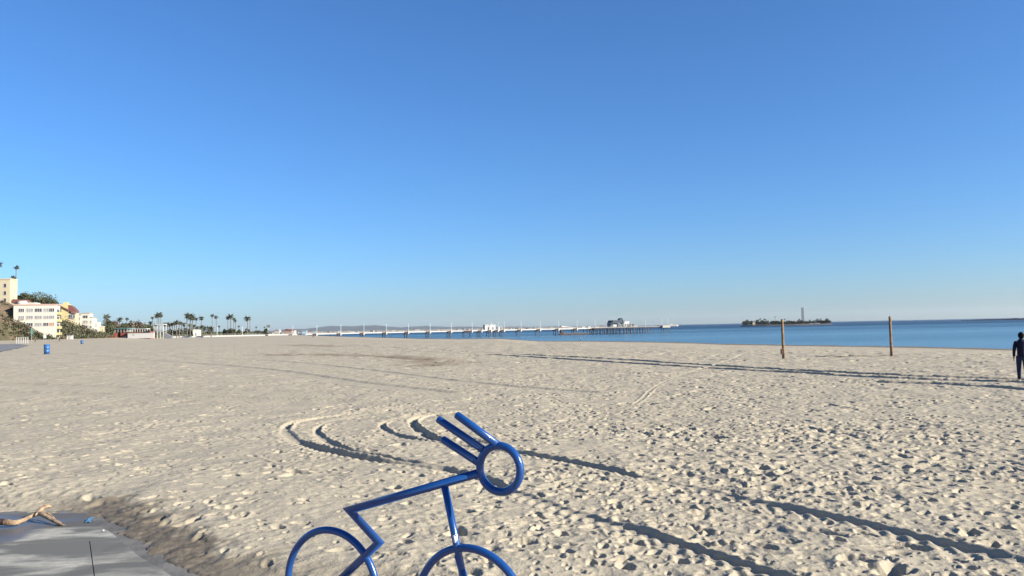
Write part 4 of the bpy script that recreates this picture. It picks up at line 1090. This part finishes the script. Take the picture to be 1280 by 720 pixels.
# bait and rest house half way along, with tank
rh = empty('pier_rest_house', on_pier(605.5, 1.6), pang, 'white rest house with two dark doorways halfway along the pier', 'building')
ur = lambda q_: along_px(q_)-along_px(605.5)
zr2 = lambda py_: zof(612,py_,on_pier(612,2).y)-DZ
MB().box(0,ur(618.6),0,5,0,zr2(406.2)).build('wall', MATS['bright_white'], rh); MB().box(-.3,ur(618.9),-.3,5.3,zr2(406.2),zr2(405.6)).build('roof', trim, rh)
for a in (608.7,614.5): MB().box(ur(a),ur(a+1.5),-.07,-.01,0,2.1).build('door', glass, rh)
tk = empty('water_tank', on_pier(604.2, 2), 0, 'dark upright tank against the left of the pier rest house', 'tank')
MB().tube([(0,0,0),(0,0,3.6)], .75, 16).build('shell', mat('dark_tank', (.09,.07,.07), .6), tk, True); MB().tube([(0,0,3.6),(0,0,4.0)], [.78,.2], 16).build('lid', mat('dark_tank_lid', (.05,.045,.05), .6), tk)
kh = empty('pier_kiosk', on_pier(622.5, 1.6), pang, 'small white kiosk right of the pier rest house', 'kiosk')
MB().box(0,3.2,0,3,0,2.3).build('wall', MATS['bright_white'], kh); MB().box(-.25,3.45,-.3,3.3,2.3,2.55).build('roof', trim, kh); MB().box(1.2,2.1,-.06,-.01,0,1.9).build('door', glass, kh)
wk = empty('entrance_kiosk', on_pier(239.8, 1.5), pang, 'boxy white kiosk at the shore end of the pier', 'kiosk')
MB().box(0,5.6,0,4,0,zof(245,412.2,604)-DZ).build('wall', MATS['bright_white'], wk); MB().box(-.3,5.9,-.3,4.3,zof(245,412.2,604)-DZ,zof(245,411.7,604)-DZ).build('roof', trim, wk); MB().box(2,3,-.05,-.01,0,2.1).build('door', glass2, wk)
cn = empty('sloping_canopy', on_pier(701, 2), pang, 'long white sloping canopy on the pier deck', 'canopy')
uc = lambda q_: along_px(q_)-along_px(701)
zc_ = lambda py_: zof(708,py_,on_pier(708,2).y)-DZ
MB().prism_y([(0,zc_(408.4)),(0,zc_(407.2)),(uc(718),zc_(409.4)),(uc(718),zc_(409.9))], 0, 5).build('cover', trim, cn)
for q_ in (.4,uc(707),uc(713)): MB().box(q_,q_+.15,.2,.35,0,zc_(408.8+q_*.05)).build('post', grey, cn)
bg_ = empty('barge', W(837,408,3300), R(3), 'pale barge lying out beyond the end of the pier', 'barge')
bg_.location.z = WATER
MB().prism([(0,-4),(30,-4),(36,0),(30,4),(0,4)], -.6, 6.2).build('hull', mat('pale_barge', (.50,.46,.40), .7), bg_)
MB().box(1,14,-3,3,6.2,9.6).build('cabin', mat('barge_cabin', (.58,.57,.52), .7), bg_)
# promenade white wall at the shore end
pw0 = W(210,420,585); sw = empty('promenade_wall', (pw0.x,pw0.y,-.5), pang, 'low white promenade wall below the shore end of the pier', 'wall')
MB().box(0,W(334,420,600).x-pw0.x,0,.5,0,.5+.75).build('wall_face', MATS['bright_white'], sw)
MB().box(0,W(334,420,600).x-pw0.x,-.05,.55,1.25,1.4).build('coping', trim, sw)
# lamp posts in pairs
lampw = mat('lamp_white', (.72,.72,.72), .5, .03)
def make_lamp():
    o = empty('pier_lamp', (0,0,0))
    MB().tube([(0,0,0),(0,0,.4),(0,0,.42),(0,0,5.7)], [.22,.22,.15,.13], 8).build('pole', lampw, o)
    MB().tube([(0,0,5.7),(0,0,5.8),(0,0,6.15),(0,0,6.25)], [.14,.24,.24,.08], 8).build('lantern', mat('lantern_glass', (.85,.85,.83), .3, .02), o)
    return o
lp0 = make_lamp(); first = True
lamps = [b_ for b_ in bents[1:]]+[757,778.5,805.5,826,833.5]
lamps = [q_ for q_ in lamps if q_ not in (601,)]
for i, q_ in enumerate(lamps):
    for sd__ in (0,1):
        o = lp0 if first else copy_tree(lp0); first = False
        side_ = 'near' if sd__ == 0 else 'far'
        P0_ = on_pier(q_+.3, .4 if sd__ == 0 else PW-.4); o.location = P0_; o.rotation_euler = (0,0,pang)
        tag(o, 'slim white pier lamp on the %s rail, %s from the shore end' % (side_, ordinal(i) if i < 25 else 'last'), 'lamp post', 'paired lamp posts along the pier')
# ------------------------------------------------------------------ pale blue lifeguard hut
g_ = GT(380.2,419.6); k = g_.y/1000
lg = empty('lifeguard_hut', g_, R(0), 'pale blue lifeguard hut on short legs by the pier', 'hut')
lb = mat('pale_blue_paint', (.30,.44,.55), .6, .05); wH = 5.2*k
for sx in (0,1):
    for sy in (0,1): MB().box(sx*(wH-.2)-wH/2,sx*(wH-.2)-wH/2+.2,sy*1.8,sy*1.8+.2,-.3,1.5*k*1.2).build('leg', trim, lg)
MB().prism_y([(-wH/2,1.4*k),(wH/2,1.4*k),(wH*.58,5.6*k),(-wH*.58,5.6*k)], 0, 2).build('cabin', lb, lg)
MB().box(-wH*.62,wH*.62,-.3,2.4,5.6*k,6.1*k).build('roof', trim, lg)
MB().box(-wH*.3,wH*.3,-.06,-.01,3.4*k,4.7*k).build('shutter', mat('hut_shutter', (.45,.66,.8), .5), lg)

# ------------------------------------------------------------------ oil island
IY = 1700; ki = IY/1000
p0 = W(924,408,IY); p1 = W(1041,406,IY); ic = (p0+p1)/2; hw_ = (p1.x-p0.x)/2
isl = MB(); n_ = 48; vI = []
for rI, zI in ((1.0,-6),(.985,-1.2),(.96,.2),(.90,1.0),(.4,1.6)):
    for i in range(n_):
        t = 2*math.pi*i/n_; jit = 1+rng.uniform(-.02,.02)
        vI.append((ic.x+hw_*rI*jit*math.cos(t), ic.y+55*rI*jit*math.sin(t), WATER+1.5+zI))
isl.add(vI, [(a*n_+i, a*n_+(i+1)%n_, (a+1)*n_+(i+1)%n_, (a+1)*n_+i) for a in range(4) for i in range(n_)]+[tuple(4*n_+i for i in range(n_))])
tag(isl.build('island', mat('island_rock', (.06,.058,.056), .9, .4, .08)), kind='structure')
ib = WATER+2.4
itree = mat('island_foliage', (.035,.050,.030), .8, .5, .05, col2=(.07,.075,.045), spec=.1)
it = []
for i in range(26):
    q_ = 931+i*4.2+rng.uniform(-.8,.8)
    if 1004 < q_ < 1021 and i % 2: continue
    it.append(q_)
for i, q_ in enumerate(it):
    tp = 402.6-(q_-930)*.012+rng.uniform(-.8,.5)
    tree(q_,tp-1.0,IY+rng.uniform(-30,25),rng.uniform(7,10),'low dark island tree, %s from its left end' % (ordinal(i) if i < 25 else 'last'),itree,zbase=ib,hfrac=.98,n=420,group='trees on the island')['category'] = 'tree'
ip = [(933.5,398.5,2.2),(935.5,399.5,1.6),(939.5,400.5,1.4),(945.8,399,1.6),(948.2,398,1.6),(950.5,396.5,1.2),(953,399,1.6),(955.5,397,1.2),(957.5,398,1.1),(960,399.5,1.2),(966.5,400,1.6),(968.8,394,1.0),(970,399.5,1.4),(973,401,1.0),(980.8,397,1.2),(988.5,400.5,1.5),(993,400,1.2),(997.8,399.5,1.2),(999,397.5,1.2),(1006,401,1.0),(1012.3,398.5,1.2),(1021,397,1.0),(1023,396.8,1.0),(1026,396.8,1.0),(1027.5,400,1.2),(1033.2,396.8,1.8),(1034.8,397.5,1.8),(1037,401,1.2)]
names_i = ['palm on the oil island, %s of those left of the drilling tower' , 'palm on the oil island, %s of those right of the drilling tower']
li = 0; ri_ = 0
for (a,b,s_) in ip:
    if a < 1003: lab = names_i[0] % ordinal(li); li += 1
    else: lab = names_i[1] % ordinal(ri_); ri_ += 1
    palm(a,b,IY,lab,zbase=ib,size=s_,trunk=.3,group='palms on the island')
tp_ = W(1003,385,IY); tower = empty('drilling_tower', (tp_.x,tp_.y,ib), 0, 'slim grey lattice drilling tower rising from the island', 'tower')
Ht = tp_.z-ib; wt = 1.9
for sx in (-1,1):
    for sy in (-1,1): MB().tube([(sx*wt,sy*wt,0),(sx*wt*.75,sy*wt*.75,Ht)], .36, 6).build('leg', mat('tower_grey', (.14,.15,.17), .7), tower)
bmb = MB()
for i in range(9):
    za = Ht*i/9; zb_ = Ht*(i+1)/9; wa = wt*(1-.25*i/9); wb = wt*(1-.25*(i+1)/9)
    for sy in (-1,1):
        bmb.tube([(-wa,sy*wa,za),(wb,sy*wb,zb_)], .17, 5); bmb.tube([(wa,sy*wa,za),(-wb,sy*wb,zb_)], .17, 5); bmb.tube([(-wa,sy*wa,za),(wa,sy*wa,za)], .09, 5)
        bmb.tube([(sy*wa,-wa,za),(sy*wb,wb,zb_)], .09, 5)
bmb.build('bracing', MATS['tower_grey'], tower)
MB().box(-2.2,2.2,-2.2,2.2,Ht,Ht+1).build('crown_deck', grey, tower)
for (q_, ql, qt, mt, lab) in ((1011,8,404.8,'w','white oil island building right of the tower'),(1020,5,404.2,'w','second white oil island building, under the palms'),(941,3,402.6,'c','small cream building near the left end of the island')):
    q0 = W(q_,405,IY-25); q1 = W(q_+ql,405,IY-25); o = empty('island_building', (q0.x,q0.y,ib), 0, lab, 'building')
    hh = zof(q_,qt,IY-25)-ib
    MB().box(0,q1.x-q0.x,0,8,-2,hh).build('wall', MATS['bright_white'] if mt == 'w' else cream, o); MB().box(-.4,q1.x-q0.x+.4,-.4,8.4,hh,hh+.6).build('roof', grey, o)
    MB().box(2,3.6,-.07,-.01,0,min(hh*.7,2.4)).build('door', glass, o)
# breakwater and boat near the right horizon
b0 = W(1203,400,2700); b1 = W(1400,396,2300)
bw = MB(); vB = []; nb = 40
for i in range(nb+1):
    f = i/nb; c = b0.lerp(b1, f); hh = (2.2+2.5*min(1,f*3))*(rng.uniform(.8,1.15))
    vB += [(c.x,c.y-14,WATER-1),(c.x,c.y-5,WATER+hh),(c.x,c.y+5,WATER+hh*rng.uniform(.8,1.1)),(c.x,c.y+14,WATER-1)]
bw.add(vB, [(i*4+j, (i+1)*4+j, (i+1)*4+j+1, i*4+j+1) for i in range(nb) for j in range(3)]+[(0,1,2,3),tuple(nb*4+3-j for j in range(4))])
bo = bw.build('breakwater', mat('breakwater_rock', (.08,.085,.09), .9, .4, .05)); tag(bo, 'long dark rock breakwater low on the sea at the right horizon', 'breakwater')
c = W(1268,400.4,2300); bt = empty('motor_boat', (c.x,c.y-60,WATER), R(70), 'tiny white motor boat before the breakwater', 'boat')
MB().prism([(-5,-1.8),(3,-1.8),(7,0),(3,1.8),(-5,1.8)], -.4, 1.5).build('hull', MATS['bright_white'], bt); MB().box(-2.5,1.5,-1.3,1.3,1.5,3.4).build('cabin', trim, bt)

# ------------------------------------------------------------------ far shore, town and hills
def ridge(name, cols, zbase, thick, mt, seed):
    rn = random.Random(seed); V_ = []; n_ = len(cols)
    for (q_, tpy, Yd) in cols:
        b_ = W(q_, 414, Yd); t_ = W(q_, tpy, Yd)
        V_ += [(b_.x,b_.y-thick,zbase-2),(b_.x,b_.y-thick*.5,zbase+(t_.z-zbase)*.45),(t_.x,t_.y,t_.z),(b_.x+thick*.1,b_.y+thick,zbase-2)]
    o = MB().add(V_, [(i*4+j, (i+1)*4+j, (i+1)*4+j+1, i*4+j+1) for i in range(n_-1) for j in range(3)]).build(name, mt, None, True)
    return tag(o, kind='structure')
hp = []
for q_ in range(325, 760, 8):
    base_ = hz(q_)
    t = 1.5+4.2*math.exp(-((q_-415)/38)**2)+3.6*math.exp(-((q_-462)/30)**2)+2.4*math.exp(-((q_-530)/50)**2)+1.3*math.exp(-((q_-360)/40)**2)+.5*math.sin(q_*.11)+.25*math.sin(q_*.31)
    if q_ > 600: t *= max(.2, 1-(q_-600)/180)
    hp.append((q_, base_-t, 15000))
ridge('far_hills', hp, WATER, 900, mat('far_hill', (.035,.055,.065), .95, .25, .002), 1)
fp = []
for q_ in range(180, 790, 8):
    fp.append((q_, hz(q_)+.9+.25*math.sin(q_*.2) - (.5 if q_ < 600 else 0), 4200))
ridge('far_shore', fp, WATER, 420, mat('far_sand_shore', (.34,.30,.24), .95, .3, .01), 2)
fhm = [mat('far_house_white', (.45,.43,.38), .8), mat('far_house_tan', (.34,.28,.21), .8), mat('far_house_pink', (.36,.22,.17), .8), mat('far_house_grey', (.3,.3,.31), .8)]
for i in range(58):
    q_ = 340+i*7.1+rng.uniform(-2,2); YY = 4000+rng.uniform(-150,250); c = W(q_, hz(q_), YY)
    hgt = rng.uniform(5,10)*(1 if rng.random() < .85 else 1.5); wdt = rng.uniform(10,24); zb_ = zof(q_, hz(q_)+1.6, YY)
    o = empty('far_house', (c.x,c.y-280,zb_), rng.uniform(-.4,.4), 'tiny pale far shore house, %s from the left end of the row' % nth(i), 'house', 'houses on the far shore')
    MB().box(-wdt/2,wdt/2,0,10,-3,hgt*.7).build('wall', fhm[rng.randrange(4)], o)
    MB().prism([(-wdt/2-.5,-.5),(wdt/2+.5,-.5),(wdt/2+.5,10.5),(-wdt/2-.5,10.5)], hgt*.7, hgt*.7+.8).build('roof', [redroof,grey,fhm[1]][i%3], o)
for i, (q_, wp, mt, lab) in enumerate(((355,7,2,'low red roofed clubhouse on the shore beyond the pier, left'),(363,5,0,'low pinkish clubhouse beside the red roofed one'),(343,6,0,'small pale beach building behind the pier rail'))):
    YY = 900; a = W(q_,414,YY); o = empty('club_house', (a.x,a.y,0), 0, lab, 'building')
    hh = zof(q_,411.3,YY); wdt = wp*YY/1000
    MB().box(0,wdt,0,8,-1,hh*.75).build('wall', fhm[mt], o); MB().prism_y([(-.4,hh*.75),(wdt+.4,hh*.75),(wdt*.7,hh),(wdt*.3,hh)], -.4, 8.4).build('roof', redroof if i < 2 else grey, o)
    MB().box(wdt*.4,wdt*.5,-.06,-.01,0,2).build('door', glass, o)

# ------------------------------------------------------------------ haze
mb_ = MB().box(-15000,26000,-3000,17500,-14,200)
mh = bpy.data.materials.new('haze'); mh.use_nodes = True; n = mh.node_tree
n.nodes.remove(n.nodes['Principled BSDF'])
pv_ = n.nodes.new('ShaderNodeVolumePrincipled'); pv_.inputs['Color'].default_value = (.90,.95,.96,1); pv_.inputs['Density'].default_value = 2.2e-5; pv_.inputs['Anisotropy'].default_value = .2
n.links.new(pv_.outputs[0], n.nodes['Material Output'].inputs['Volume'])
hz_o = mb_.build('haze', mh); tag(hz_o, kind='stuff')
